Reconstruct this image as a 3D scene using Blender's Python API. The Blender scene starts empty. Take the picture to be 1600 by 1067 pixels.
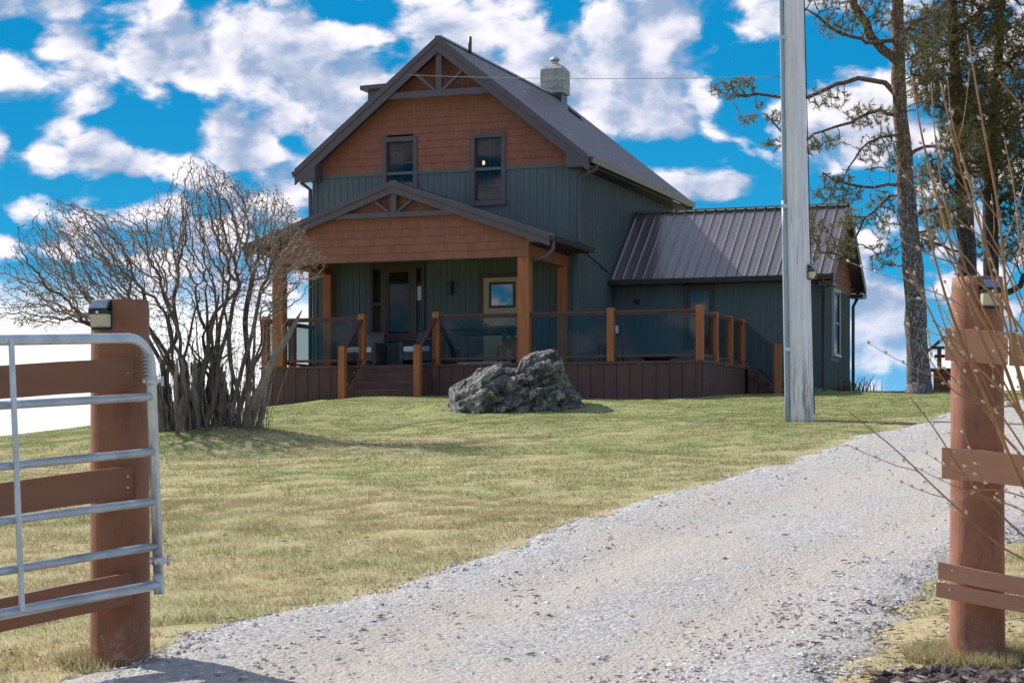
import bpy, math, random
import numpy as np
from mathutils import Vector, Matrix, noise as mnoise

random.seed(7)
rng = np.random.default_rng(7)
sc = bpy.context.scene
COL = sc.collection
R = math.radians

# ------------------------------------------------------------------ camera
cam_d = bpy.data.cameras.new('camera')
cam = bpy.data.objects.new('camera', cam_d)
COL.objects.link(cam)
cam.location = (0, 0, 0)
cam.rotation_euler = (R(90), 0, 0)
cam_d.sensor_width = 36
cam_d.lens = 72
cam_d.shift_y = 0.1103
cam_d.clip_start = 0.1
cam_d.clip_end = 5000
cam_d.dof.use_dof = True
cam_d.dof.focus_distance = 34
cam_d.dof.aperture_fstop = 14
sc.camera = cam
FPX, HOR = 3200.0, 710.0      # focal length and horizon row of the survey of the photo


def at(u, v, Y):
    """survey point: photo pixel at a known real distance"""
    return Vector(((u - 800) / FPX * Y, Y, (HOR - v) / FPX * Y))


# ------------------------------------------------------------------ exposure
sc.view_settings.view_transform = 'Standard'
sc.view_settings.look = 'None'
sc.view_settings.exposure = 1.08
sc.view_settings.gamma = 1
sc.cycles.max_bounces = 8
sc.cycles.transparent_max_bounces = 16

# ------------------------------------------------------------------ sun
SUN_DIR = Vector((-0.78, 0.60, 0)).normalized() * math.cos(R(41)) + Vector((0, 0, math.sin(R(41))))
sd = bpy.data.lights.new('sun', 'SUN')
sd.energy = 3.1
sd.angle = R(0.7)
sd.color = (1.0, 0.93, 0.82)
sun = bpy.data.objects.new('sun', sd)
COL.objects.link(sun)
sun.rotation_euler = SUN_DIR.to_track_quat('Z', 'Y').to_euler()


# ------------------------------------------------------------------ node helper
class NT:
    def __init__(self, tree):
        self.t = tree
        self.n = tree.nodes
        self.l = tree.links

    def node(self, typ, **kw):
        n = self.n.new(typ)
        for k, v in kw.items():
            setattr(n, k, v)
        return n

    def put(self, sock, val):
        if val is None:
            return
        if isinstance(val, bpy.types.NodeSocket):
            self.l.new(val, sock)
        else:
            if isinstance(val, (tuple, list)) and len(val) == 3 and sock.type == 'RGBA':
                val = (*val, 1)
            sock.default_value = val

    def m(self, op, a, b=None, c=None, clamp=False):
        n = self.node('ShaderNodeMath', operation=op, use_clamp=clamp)
        for i, v in enumerate((a, b, c)):
            self.put(n.inputs[i], v)
        return n.outputs[0]

    def vm(self, op, a, b=None):
        n = self.node('ShaderNodeVectorMath', operation=op)
        self.put(n.inputs[0], a)
        self.put(n.inputs[1], b)
        return n.outputs[0]

    def mix(self, f, a, b, blend='MIX'):
        n = self.node('ShaderNodeMix', data_type='RGBA', blend_type=blend)
        self.put(n.inputs[0], f)
        self.put(n.inputs[6], a)
        self.put(n.inputs[7], b)
        return n.outputs[2]

    def noise(self, vec, scale, detail=4, rough=0.55, dist=0.0):
        n = self.node('ShaderNodeTexNoise')
        self.put(n.inputs['Vector'], vec)
        n.inputs['Scale'].default_value = scale
        n.inputs['Detail'].default_value = detail
        n.inputs['Roughness'].default_value = rough
        n.inputs['Distortion'].default_value = dist
        return n.outputs[0]

    def ss(self, x, a, b):
        n = self.node('ShaderNodeMapRange', interpolation_type='SMOOTHSTEP')
        self.put(n.inputs[0], x)
        n.inputs[1].default_value = a
        n.inputs[2].default_value = b
        return n.outputs[0]

    def sep(self, v):
        n = self.node('ShaderNodeSeparateXYZ')
        self.put(n.inputs[0], v)
        return n.outputs

    def comb(self, x, y, z):
        n = self.node('ShaderNodeCombineXYZ')
        for i, v in enumerate((x, y, z)):
            self.put(n.inputs[i], v)
        return n.outputs[0]

    def scale(self, v, s):
        n = self.node('ShaderNodeVectorMath', operation='MULTIPLY')
        self.put(n.inputs[0], v)
        n.inputs[1].default_value = s
        return n.outputs[0]

    def bump(self, h, strength=0.3, dist=0.02, normal=None):
        n = self.node('ShaderNodeBump')
        n.inputs['Strength'].default_value = strength
        n.inputs['Distance'].default_value = dist
        self.put(n.inputs['Height'], h)
        if normal is not None:
            self.put(n.inputs['Normal'], normal)
        return n.outputs[0]


# ------------------------------------------------------------------ world: blue sky with broken cumulus
world = bpy.data.worlds.new('World')
sc.world = world
world.use_nodes = True
w = NT(world.node_tree)
w.n.clear()
sky = w.node('ShaderNodeTexSky', sky_type='NISHITA', sun_disc=False)
sky.sun_elevation = R(41)
sky.sun_rotation = math.atan2(SUN_DIR.x, SUN_DIR.y)
sky.air_density = 1.0
sky.dust_density = 0.4
hs = w.node('ShaderNodeHueSaturation')
hs.inputs['Saturation'].default_value = 1.35
hs.inputs['Value'].default_value = 0.85
w.l.new(sky.outputs[0], hs.inputs['Color'])
nish = w.mix(1.0, hs.outputs[0], (0.115, 0.115, 0.115), 'MULTIPLY')

tc = w.node('ShaderNodeTexCoord')
D = tc.outputs['Generated']
dx, dy, dz = w.sep(D)
az = w.m('ARCTAN2', dx, dy)
el = w.m('ARCSINE', dz)
# deep blue low sky, as wide as the photograph's
lowblue = w.mix(w.ss(el, 0.0, 0.22), (0.030, 0.32, 0.57), (0.004, 0.205, 0.450))
blue = w.mix(w.ss(el, 0.28, 0.75), lowblue, nish)


def density(azs, els):
    """cloud density at a direction (radians)"""
    P = w.comb(azs, w.m('MULTIPLY', els, 1.35), 0.3)
    warp = w.noise(P, 9.0, 3, 0.5)
    P2 = w.comb(w.m('ADD', azs, w.m('MULTIPLY', w.m('SUBTRACT', warp, 0.5), 0.055)),
                w.m('ADD', w.m('MULTIPLY', els, 1.5), w.m('MULTIPLY', w.m('SUBTRACT', warp, 0.5), 0.035)), 1.7)
    big = w.noise(P2, 13.0, 2, 0.5)
    mid = w.noise(P2, 38.0, 7, 0.52)
    cel = w.node('ShaderNodeTexVoronoi', feature='SMOOTH_F1')
    cel.inputs['Scale'].default_value = 46.0
    cel.inputs['Smoothness'].default_value = 0.35
    wv = w.noise(P2, 90.0, 4, 0.5)
    w.put(cel.inputs['Vector'], w.vm('ADD', P2, w.comb(w.m('MULTIPLY', wv, 0.016), w.m('MULTIPLY', wv, -0.012), 0.0)))
    fine = w.noise(P2, 130.0, 6, 0.6)
    d = w.m('ADD', w.m('MULTIPLY', big, 0.55), w.m('MULTIPLY', mid, 0.66))
    d = w.m('ADD', d, w.m('MULTIPLY', fine, 0.20))
    d = w.m('ADD', d, w.m('MULTIPLY_ADD', cel.outputs['Distance'], -0.46, 0.275))
    return d


BLOBS = [  # (azimuth, elevation, rx, ry, amount) in photo pixels of the survey
    (330, 60, 150, 50, .20), (700, 60, 110, 70, .16), (930, 70, 110, 60, .14), (1010, 160, 150, 60, .17),
    (380, 235, 110, 38, .2), (150, 240, 90, 40, .2), (530, 205, 60, 40, .15), (60, 60, 120, 60, .1),
    (1130, 40, 130, 35, .16), (1040, 300, 130, 22, .14), (1240, 330, 90, 30, .12), (760, 10, 60, 30, .12), (1000, 20, 60, 30, .14), (1420, 470, 120, 40, .10), (1090, 290, 90, 35, .16), (1300, 160, 90, 50, .1), (1100, 195, 90, 30, .08), (1380, 520, 60, 60, .12),
    (1290, 240, 60, 30, .12), (600, 130, 60, 50, .12), (450, 130, 60, 40, .16), (250, 100, 70, 30, .12),
    (220, 195, 75, 30, -.30), (330, 150, 80, 25, -.20), (455, 232, 45, 22, -.28), (560, 20, 60, 18, -.2), (200, 30, 40, 50, -.2),
    (870, 10, 50, 40, -.2), (1180, 90, 70, 40, -.25), (1070, 240, 100, 25, -.22), (1150, 180, 40, 60, -.22), (890, 200, 50, 40, -.18), (120, 290, 60, 20, -.2),
    (1330, 300, 60, 40, -.22), (1160, 320, 90, 14, -.15), (1345, 590, 60, 25, -.2), (1460, 300, 60, 60, -.12), (1400, 420, 40, 22, -.2),
    (800, 120, 40, 60, -.12), (600, 90, 30, 25, -.16), (1300, 60, 60, 50, -.14), (480, 280, 50, 16, -.2), (230, 290, 60, 16, -.14)]


def blob_field(azs, els):
    tot = None
    for (u, v, ru, rv, a) in BLOBS:
        ca = math.atan((u - 800) / FPX)
        ce = math.atan((HOR - v) / FPX * math.cos(ca))
        ra, re = ru / FPX * 1.15, rv / FPX * 1.15
        x = w.m('MULTIPLY', w.m('SUBTRACT', azs, ca), 1 / ra)
        y = w.m('MULTIPLY', w.m('SUBTRACT', els, ce), 1 / re)
        r2 = w.m('MULTIPLY_ADD', x, x, w.m('MULTIPLY', y, y))
        g = w.m('MULTIPLY', w.m('EXPONENT', w.m('MULTIPLY', r2, -1.0)), a)
        tot = g if tot is None else w.m('ADD', tot, g)
    return tot


BF = blob_field(az, el)
d0 = w.m('ADD', density(az, el), BF)
d1 = w.m('ADD', density(w.m('SUBTRACT', az, 0.010), w.m('ADD', el, 0.013)), BF)
cover = w.ss(d0, 0.650, 0.870)
lit = w.m('ADD', w.m('MULTIPLY', w.m('SUBTRACT', d0, d1), 2.1), 0.42)
lit = w.m('ADD', lit, w.m('MULTIPLY_ADD', w.noise(w.comb(az, w.m('MULTIPLY', el, 1.6), 2.2), 60.0, 6, 0.6), 0.55, -0.275), clamp=True)
thick = w.ss(d0, 0.84, 1.10)
lit2 = w.m('MULTIPLY', lit, w.m('SUBTRACT', 1.0, w.m('MULTIPLY', thick, 0.38)), clamp=True)
cloud = w.mix(w.ss(lit2, 0.05, 0.88), (0.24, 0.32, 0.47), (0.76, 0.73, 0.79))
col = w.mix(cover, blue, cloud)
# the overexposed bright air low on the left and low on the right, towards the sun
gl = w.m('MULTIPLY', w.m('SUBTRACT', 1.0, w.ss(el, 0.035, 0.108)), w.m('SUBTRACT', 1.0, w.ss(az, -0.12, -0.015)))
gl2 = w.m('MULTIPLY', w.m('SUBTRACT', 1.0, w.ss(el, 0.035, 0.065)), w.ss(az, 0.195, 0.215))
front = w.m('SUBTRACT', 1.0, w.ss(w.m('ABSOLUTE', az), 0.6, 1.2))
glow = w.m('MULTIPLY', w.m('MAXIMUM', gl, gl2), front)
glow = w.m('MULTIPLY', glow, w.m('ADD', 0.75, w.m('MULTIPLY', w.noise(w.comb(az, w.m('MULTIPLY', el, 2.0), 5.0), 22.0, 5), 0.5)), clamp=True)
glow = w.ss(glow, 0.15, 0.80)
pale = w.m('MULTIPLY', w.m('SUBTRACT', 1.0, w.ss(el, 0.02, 0.09)), 0.35)
col = w.mix(pale, col, (0.30, 0.50, 0.75))
col = w.mix(glow, col, (0.93, 0.93, 0.95))
haze_low = w.m('SUBTRACT', 1.0, w.ss(el, 0.018, 0.032))
col = w.mix(w.m('MULTIPLY', w.m('MULTIPLY', haze_low, 0.45), front), col, (0.75, 0.80, 0.90))
bg = w.node('ShaderNodeBackground')
w.put(bg.inputs[0], col)
bg.inputs[1].default_value = 0.66
wo = w.node('ShaderNodeOutputWorld')
w.l.new(bg.outputs[0], wo.inputs[0])


# ------------------------------------------------------------------ materials
def mat(name, color, rough=0.7, metal=0.0, var=0.25, vscale=3.0, fine=40.0, bump=0.0, stretch=(1, 1, 1),
        dark=None, spec=0.5, streak=None, bdist=0.01):
    m = bpy.data.materials.new(name)
    m.use_nodes = True
    t = NT(m.node_tree)
    p = m.node_tree.nodes['Principled BSDF']
    co = t.node('ShaderNodeTexCoord').outputs['Object']
    co = t.scale(co, stretch)
    n1 = t.noise(co, vscale, 5, 0.6)
    n2 = t.noise(co, fine, 4, 0.65)
    lo = tuple(c * (1 - var) for c in color)
    hi = tuple(min(1, c * (1 + var)) for c in color)
    c = t.mix(t.ss(n1, 0.3, 0.7), lo, hi)
    f = t.m('MULTIPLY_ADD', n2, var * 1.2, 1 - var * 0.6)
    c = t.mix(1.0, c, t.comb(f, f, f), 'MULTIPLY')
    if dark:
        n3 = t.noise(co, dark[1], 6, 0.7)
        c = t.mix(t.m('MULTIPLY', t.ss(n3, dark[2], dark[2] + 0.12), dark[3] if len(dark) > 3 else 0.8), c, dark[0])
    t.put(p.inputs['Base Color'], c)
    p.inputs['Metallic'].default_value = metal
    t.put(p.inputs['Roughness'], t.m('ADD', rough - 0.08, t.m('MULTIPLY', n1, 0.16)))
    p.inputs['Specular IOR Level'].default_value = spec
    if bump:
        t.put(p.inputs['Normal'], t.bump(n2, bump, bdist))
    return m


M = {}
M['teal'] = mat('teal_siding', (0.105, 0.138, 0.146), 0.62, var=0.10, vscale=0.9, fine=14, stretch=(1, 1, .25), spec=.3)
M['trim'] = mat('mauve_brown_trim', (0.108, 0.084, 0.102), 0.5, var=0.08, spec=.4)
M['gutter'] = mat('dark_brown_gutter', (0.060, 0.046, 0.050), 0.35, var=0.1)
M['dark_trim'] = mat('dark_window_trim', (0.050, 0.037, 0.042), 0.45, var=0.1)
M['skirt'] = mat('brown_composite_boards', (0.105, 0.050, 0.042), 0.75, var=0.16, vscale=1.5, fine=30, stretch=(3, 3, .4), bump=.08)
M['tread'] = mat('brown_composite_tread', (0.120, 0.060, 0.050), 0.7, var=0.12, fine=30)
M['rail'] = mat('dark_brown_rail', (0.090, 0.034, 0.026), 0.55, var=0.15)
M['column'] = mat('orange_stained_cedar', (0.37, 0.115, 0.034), 0.6, var=0.20, vscale=2.0, fine=24, stretch=(6, 6, .5), bump=.15,
                  dark=((0.17, 0.045, 0.018), 9, .60, .6))
M['beam'] = mat('orange_stained_beam', (0.33, 0.105, 0.036), 0.6, var=0.15, vscale=2.0, fine=24)
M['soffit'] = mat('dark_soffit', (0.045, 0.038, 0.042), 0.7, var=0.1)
M['steel'] = mat('galvanised_steel', (0.50, 0.56, 0.62), 0.38, metal=0.75, var=0.16, vscale=6, fine=60, bump=.03)
M['black'] = mat('black_plastic', (0.018, 0.018, 0.020), 0.35, var=0.1)
M['lens'] = mat('frosted_lens', (0.52, 0.50, 0.36), 0.35, var=0.10, vscale=12)
M['solar'] = mat('solar_cell', (0.10, 0.16, 0.26), 0.08, var=0.2, vscale=30)
M['screw'] = mat('zinc_screw', (0.6, 0.6, 0.62), 0.3, metal=.8, var=0.1)
M['conduit'] = mat('grey_plastic_conduit', (0.30, 0.38, 0.45), 0.5, var=0.12, stretch=(1, 1, .3))
M['wire'] = mat('black_cable', (0.03, 0.03, 0.035), 0.6, var=0.1)
M['concrete'] = mat('grey_concrete', (0.30, 0.29, 0.28), 0.9, var=0.2, bump=.2)
M['door'] = mat('tan_door_paint', (0.52, 0.40, 0.26), 0.5, var=0.08)
M['cushion'] = mat('white_cushion', (0.80, 0.80, 0.84), 0.9, var=0.05)
M['wicker'] = mat('grey_wicker', (0.085, 0.088, 0.105), 0.8, var=0.3, fine=90, bump=.4)
M['dark_table'] = mat('dark_table_paint', (0.022, 0.022, 0.024), 0.5, var=0.15)
M['pale_stone'] = mat('pale_stone', (0.45, 0.43, 0.40), 0.8, var=0.15)
M['well'] = mat('red_brown_stained_wood', (0.21, 0.065, 0.03), 0.7, var=0.3, bump=.2, stretch=(1, 1, .4))
M['weathered'] = mat('weathered_branch', (0.19, 0.155, 0.125), 0.9, var=0.25, vscale=6, fine=40, bump=.4, stretch=(1, 1, .4))
M['bark_lilac'] = mat('grey_brown_lilac_bark', (0.26, 0.215, 0.18), 0.95, var=0.4, vscale=3, fine=35, bump=.7, stretch=(1, 1, .35), bdist=.03)
M['bark_pine'] = mat('flaky_pine_bark', (0.24, 0.205, 0.195), 0.95, var=0.35, vscale=2.5, fine=16, bump=.9, stretch=(1, 1, .4),
                     dark=((0.26, 0.11, 0.05), 1.2, .52, .55), bdist=.05)
M['bark_dark'] = mat('dark_pine_bark', (0.13, 0.105, 0.10), 0.95, var=0.35, vscale=2.5, fine=16, bump=.9, stretch=(1, 1, .4), bdist=.05)
M['stem'] = mat('ochre_willow_stem', (0.30, 0.160, 0.065), 0.6, var=0.25, vscale=5)
M['catkin'] = mat('silver_catkin', (0.50, 0.47, 0.42), 0.95, var=0.2, vscale=60)


def mat_bark(name, lo, hi, red, zred):
    m = bpy.data.materials.new(name)
    m.use_nodes = True
    t = NT(m.node_tree)
    p = m.node_tree.nodes['Principled BSDF']
    o = t.node('ShaderNodeTexCoord').outputs['Object']
    x, y, z = t.sep(o)
    wp = t.noise(o, 9.0, 5, .65)
    q = t.vm('ADD', t.scale(o, (1, 1, .26)), t.comb(t.m('MULTIPLY', wp, .16), t.m('MULTIPLY', wp, .16), t.m('MULTIPLY', wp, .06)))
    v = t.node('ShaderNodeTexVoronoi', feature='DISTANCE_TO_EDGE')
    t.put(v.inputs['Vector'], q)
    v.inputs['Scale'].default_value = 21
    v2 = t.node('ShaderNodeTexVoronoi')
    t.put(v2.inputs['Vector'], q)
    v2.inputs['Scale'].default_value = 21
    crack = t.m('SUBTRACT', 1.0, t.ss(v.outputs[0], 0.0, 0.16))
    c = t.mix(t.sep(v2.outputs['Color'])[0], lo, hi)
    rf_ = t.m('MULTIPLY', t.ss(t.m('ADD', z, t.m('MULTIPLY', t.noise(o, 1.5, 4, .6), 2.0)), zred, zred + 2.2), .75)
    c = t.mix(rf_, c, red)
    n = t.noise(o, 30, 5, .7)
    c = t.mix(t.m('MULTIPLY', n, .4), c, tuple(k * .5 for k in lo))
    c = t.mix(t.m('MULTIPLY', crack, .55), c, tuple(k * .35 for k in lo))
    t.put(p.inputs['Base Color'], c)
    p.inputs['Roughness'].default_value = .95
    p.inputs['Specular IOR Level'].default_value = .1
    t.put(p.inputs['Normal'], t.bump(t.m('ADD', t.m('MULTIPLY', crack, -1.0), t.m('MULTIPLY', n, .4)), 1.0, .04))
    return m


M['bark_pine'] = mat_bark('flaky_pine_bark', (0.22, 0.20, 0.20), (0.40, 0.37, 0.38), (0.40, 0.24, 0.16), 4.6)
M['bark_dark'] = mat_bark('dark_pine_bark', (0.10, 0.085, 0.085), (0.20, 0.17, 0.165), (0.22, 0.12, 0.08), 4.5)


def mat_paintpost(name, color, seed=0.0):
    m = bpy.data.materials.new(name)
    m.use_nodes = True
    t = NT(m.node_tree)
    p = m.node_tree.nodes['Principled BSDF']
    o = t.node('ShaderNodeTexCoord').outputs['Object']
    x, y, z = t.sep(o)
    grain = t.noise(t.scale(o, (14, 14, 1.2)), 2.5, 6, 0.65, 0.6)
    blot = t.noise(t.vm('ADD', o, (seed, 0, 0)), 3.5, 5, 0.6)
    c = t.mix(t.ss(blot, 0.3, 0.7), tuple(k * .78 for k in color), tuple(min(1, k * 1.18) for k in color))
    c = t.mix(t.m('MULTIPLY', t.ss(grain, 0.54, 0.70), 0.60), c, tuple(k * 0.45 for k in color))
    mott = t.noise(t.scale(o, (1, 1, .6)), 7.0, 6, .7)
    c = t.mix(t.m('MULTIPLY', t.ss(mott, .52, .66), .45), c, tuple(k * .55 for k in color))
    c = t.mix(t.m('MULTIPLY', t.ss(mott, .46, .34), .30), c, tuple(min(1, k * 1.5) for k in color))
    knots = t.node('ShaderNodeTexVoronoi')
    t.put(knots.inputs['Vector'], t.vm('ADD', t.scale(o, (4, 4, 2.2)), (seed, 2.2, 0)))
    knots.inputs['Scale'].default_value = 1.2
    kn = t.m('SUBTRACT', 1.0, t.ss(knots.outputs[0], 0.05, 0.13))
    c = t.mix(t.m('MULTIPLY', kn, 0.8), c, tuple(k * 0.30 for k in color))
    # worn, whitish and mossy foot
    wear = t.m('MULTIPLY', t.ss(t.m('MULTIPLY', z, -1.0), -0.24, -0.02), t.ss(t.noise(o, 22, 5, .7), 0.50, 0.62))
    c = t.mix(t.m('MULTIPLY', wear, 0.7), c, (0.34, 0.26, 0.20))
    t.put(p.inputs['Base Color'], c)
    p.inputs['Roughness'].default_value = 0.72
    h = t.m('ADD', t.m('MULTIPLY', grain, 0.7), t.m('MULTIPLY', kn, -0.8))
    t.put(p.inputs['Normal'], t.bump(h, 0.45, 0.012))
    return m


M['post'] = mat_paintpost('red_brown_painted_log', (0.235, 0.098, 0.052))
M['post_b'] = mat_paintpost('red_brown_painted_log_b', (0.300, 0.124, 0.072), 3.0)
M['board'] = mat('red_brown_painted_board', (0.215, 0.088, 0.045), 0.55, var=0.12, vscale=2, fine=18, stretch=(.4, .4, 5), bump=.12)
M['board_b'] = mat('sunlit_red_brown_board', (0.47, 0.225, 0.140), 0.6, var=0.10, vscale=2, fine=18, stretch=(.4, .4, 5), bump=.12)  # lighter copy of the board paint; sunlight on the right planks put into the colour


def mat_pole():
    m = bpy.data.materials.new('weathered_grey_pole')
    m.use_nodes = True
    t = NT(m.node_tree)
    p = m.node_tree.nodes['Principled BSDF']
    o = t.node('ShaderNodeTexCoord').outputs['Object']
    x, y, z = t.sep(o)
    grain = t.noise(t.scale(o, (16, 16, .35)), 2.2, 7, 0.65)
    fine = t.noise(t.scale(o, (60, 60, 2)), 2.2, 4, 0.6)
    c = t.mix(t.ss(grain, 0.3, 0.72), (0.66, 0.655, 0.70), (0.86, 0.86, 0.90))
    ck = t.noise(t.scale(o, (34, 34, .5)), 1.3, 3, 0.5)
    c = t.mix(t.m('MULTIPLY', t.ss(ck, 0.64, 0.68), .7), c, (0.10, 0.085, 0.08))
    bl = t.noise(t.scale(o, (1, 1, .4)), 3.0, 5, 0.6)
    c = t.mix(t.m('MULTIPLY', t.ss(bl, 0.45, 0.7), .35), c, (0.62, 0.59, 0.60))
    c = t.mix(t.m('MULTIPLY', t.ss(fine, 0.52, 0.72), .30), c, (0.16, 0.13, 0.13))
    rust = t.m('MULTIPLY', t.m('SUBTRACT', 1.0, t.ss(z, 0.15, 1.35)), t.ss(t.noise(t.scale(o, (9, 9, .9)), 1.6, 5, .6), 0.46, 0.62))
    c = t.mix(t.m('MULTIPLY', rust, 0.75), c, (0.17, 0.085, 0.065))
    t.put(p.inputs['Base Color'], c)
    p.inputs['Roughness'].default_value = 0.85
    t.put(p.inputs['Normal'], t.bump(t.m('ADD', grain, t.m('MULTIPLY', fine, .5)), 0.5, 0.012))
    return m


M['pole'] = mat_pole()


def mat_shingle():
    m = bpy.data.materials.new('terracotta_shingle_siding')
    m.use_nodes = True
    t = NT(m.node_tree)
    p = m.node_tree.nodes['Principled BSDF']
    o = t.node('ShaderNodeTexCoord').outputs['Object']
    x, y, z = t.sep(o)
    row = t.m('FLOOR', t.m('MULTIPLY', z, 1 / 0.172))
    wn = t.node('ShaderNodeTexWhiteNoise', noise_dimensions='1D')
    t.put(wn.inputs['W'], row)
    u = t.m('ADD', t.m('MULTIPLY', t.m('ADD', x, y), 1 / 0.11), t.m('MULTIPLY', wn.outputs[0], 9.0))
    wob = t.m('MULTIPLY', t.noise(t.comb(u, row, 0.0), 0.9, 1), 0.9)
    u = t.m('ADD', u, wob)
    fr = t.m('FRACT', u)
    gap = t.m('SUBTRACT', 1.0, t.ss(t.m('ABSOLUTE', t.m('SUBTRACT', fr, 0.5)), 0.44, 0.5))
    cell = t.node('ShaderNodeTexWhiteNoise', noise_dimensions='2D')
    t.put(cell.inputs['Vector'], t.comb(t.m('FLOOR', u), row, 0.0))
    c = t.mix(cell.outputs[0], (0.260, 0.098, 0.060), (0.325, 0.124, 0.076))
    gr = t.noise(t.scale(o, (30, 30, 3)), 2, 4, .6)
    c = t.mix(t.m('MULTIPLY', gr, .35), c, (0.20, 0.070, 0.042))
    c = t.mix(t.m('MULTIPLY', t.m('SUBTRACT', 1.0, gap), 0.45), c, (0.10, 0.034, 0.022))
    t.put(p.inputs['Base Color'], c)
    p.inputs['Roughness'].default_value = 0.75
    t.put(p.inputs['Normal'], t.bump(t.m('ADD', gap, t.m('MULTIPLY', gr, .3)), 0.5, 0.006))
    return m


M['shingle'] = mat_shingle()


def mat_roof(name='brown_metal_roof', col=(0.165, 0.143, 0.150), rough=0.24):
    m = bpy.data.materials.new(name)
    m.use_nodes = True
    t = NT(m.node_tree)
    p = m.node_tree.nodes['Principled BSDF']
    o = t.node('ShaderNodeTexCoord').outputs['Object']
    n = t.noise(o, 1.4, 4, .55)
    n2 = t.noise(t.scale(o, (1, 1, 1)), 7.0, 3, .5)
    c = t.mix(n, tuple(k * .85 for k in col), tuple(k * 1.15 for k in col))
    t.put(p.inputs['Base Color'], c)
    p.inputs['Metallic'].default_value = 0.25
    p.inputs['Specular IOR Level'].default_value = 0.9
    p.inputs['Coat Weight'].default_value = 1.0
    p.inputs['Coat Roughness'].default_value = 0.22
    t.put(p.inputs['Roughness'], t.m('ADD', rough - .05, t.m('MULTIPLY', n2, .12)))
    t.put(p.inputs['Normal'], t.bump(t.noise(o, 2.5, 2, .5), 0.05, 0.02))
    return m


M['roof'] = mat_roof()


def mat_glass(name, tint, refl, rough=0.0):
    m = bpy.data.materials.new(name)
    m.use_nodes = True
    t = NT(m.node_tree)
    t.n.clear()
    tr = t.node('ShaderNodeBsdfTransparent')
    tr.inputs[0].default_value = (*tint, 1)
    gl = t.node('ShaderNodeBsdfGlossy')
    gl.inputs['Roughness'].default_value = rough
    gl.inputs['Color'].default_value = (0.62, 0.60, 0.58, 1)
    lw = t.node('ShaderNodeLayerWeight')
    lw.inputs[0].default_value = 0.25
    mx = t.node('ShaderNodeMixShader')
    t.put(mx.inputs[0], t.m('MULTIPLY_ADD', lw.outputs['Fresnel'], 0.42, refl, clamp=True))
    t.l.new(tr.outputs[0], mx.inputs[1])
    t.l.new(gl.outputs[0], mx.inputs[2])
    out = t.node('ShaderNodeOutputMaterial')
    t.l.new(mx.outputs[0], out.inputs[0])
    return m


M['glass'] = mat_glass('clear_railing_glass', (0.74, 0.80, 0.80), 0.014)
M['pane'] = mat_glass('window_glass', (0.80, 0.83, 0.85), 0.03)
M['room'] = mat('dim_room_wall', (0.05, 0.056, 0.07), 0.9, var=0.1)
em = bpy.data.materials.new('lit_bulb')
em.use_nodes = True
em.node_tree.nodes['Principled BSDF'].inputs['Emission Color'].default_value = (1.0, 0.72, 0.35, 1)
em.node_tree.nodes['Principled BSDF'].inputs['Emission Strength'].default_value = 0.9
M['bulb'] = em


def lawn_colour(t, o, island=None):
    x, y, z = t.sep(o)
    a = t.noise(t.scale(o, (1, 1, 0)), 0.35, 5, 0.62)
    b = t.noise(t.scale(o, (1, 1.6, 0)), 1.7, 5, 0.65)
    c = t.noise(t.scale(o, (1, 1, 0)), 9.0, 4, 0.7)
    f = t.m('ADD', t.m('MULTIPLY', a, 1.0), t.m('MULTIPLY', b, 0.9))
    f = t.m('ADD', f, t.m('MULTIPLY', c, 0.5))
    # greener towards the house, drier towards the road
    f = t.m('ADD', f, t.m('MULTIPLY', t.ss(y, 12.0, 40.0), 0.42))
    g = t.ss(f, 0.95, 1.62)
    if island is not None:
        g = t.m('ADD', g, t.m('MULTIPLY', t.m('SUBTRACT', island, 0.5), 0.55), clamp=True)
    col = t.mix(g, (0.425, 0.355, 0.215), (0.225, 0.250, 0.105))
    brown = t.ss(t.noise(t.scale(o, (1, 1, 0)), 4.3, 6, 0.7), 0.60, 0.72)
    col = t.mix(t.m('MULTIPLY', brown, 0.45), col, (0.22, 0.145, 0.075))
    return col


def mat_ground():
    m = bpy.data.materials.new('lawn_soil_and_thatch')
    m.use_nodes = True
    t = NT(m.node_tree)
    p = m.node_tree.nodes['Principled BSDF']
    o = t.node('ShaderNodeTexCoord').outputs['Object']
    c = lawn_colour(t, o)
    n = t.noise(t.scale(o, (1, 1, 1)), 45, 5, .7)
    n3 = t.noise(t.scale(o, (1, 1, 1)), 14, 5, .7)
    f = t.m('ADD', t.m('MULTIPLY', n, 0.6), t.m('MULTIPLY', n3, 0.4))
    f = t.m('ADD', f, 0.50)
    c = t.mix(1.0, c, t.comb(f, f, f), 'MULTIPLY')
    t.put(p.inputs['Base Color'], c)
    p.inputs['Roughness'].default_value = 0.95
    p.inputs['Specular IOR Level'].default_value = 0.1
    t.put(p.inputs['Normal'], t.bump(t.m('ADD', n, n3), 0.22, 0.03))
    return m


def mat_grass():
    m = bpy.data.materials.new('grass_blades')
    m.use_nodes = True
    t = NT(m.node_tree)
    p = m.node_tree.nodes['Principled BSDF']
    o = t.node('ShaderNodeTexCoord').outputs['Object']
    isl = t.node('ShaderNodeNewGeometry').outputs['Random Per Island']
    c = lawn_colour(t, o, isl)
    v = t.m('MULTIPLY_ADD', isl, 0.35, 0.85)
    c = t.mix(1.0, c, t.comb(v, v, v), 'MULTIPLY')
    t.put(p.inputs['Base Color'], c)
    p.inputs['Roughness'].default_value = 0.8
    p.inputs['Specular IOR Level'].default_value = 0.15
    tl = t.node('ShaderNodeBsdfTranslucent')
    t.put(tl.inputs['Color'], c)
    mx = t.node('ShaderNodeMixShader')
    mx.inputs[0].default_value = 0.45
    out = [n_ for n_ in t.n if n_.type == 'OUTPUT_MATERIAL'][0]
    t.l.new(p.outputs[0], mx.inputs[1]); t.l.new(tl.outputs[0], mx.inputs[2]); t.l.new(mx.outputs[0], out.inputs[0])
    return m


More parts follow.
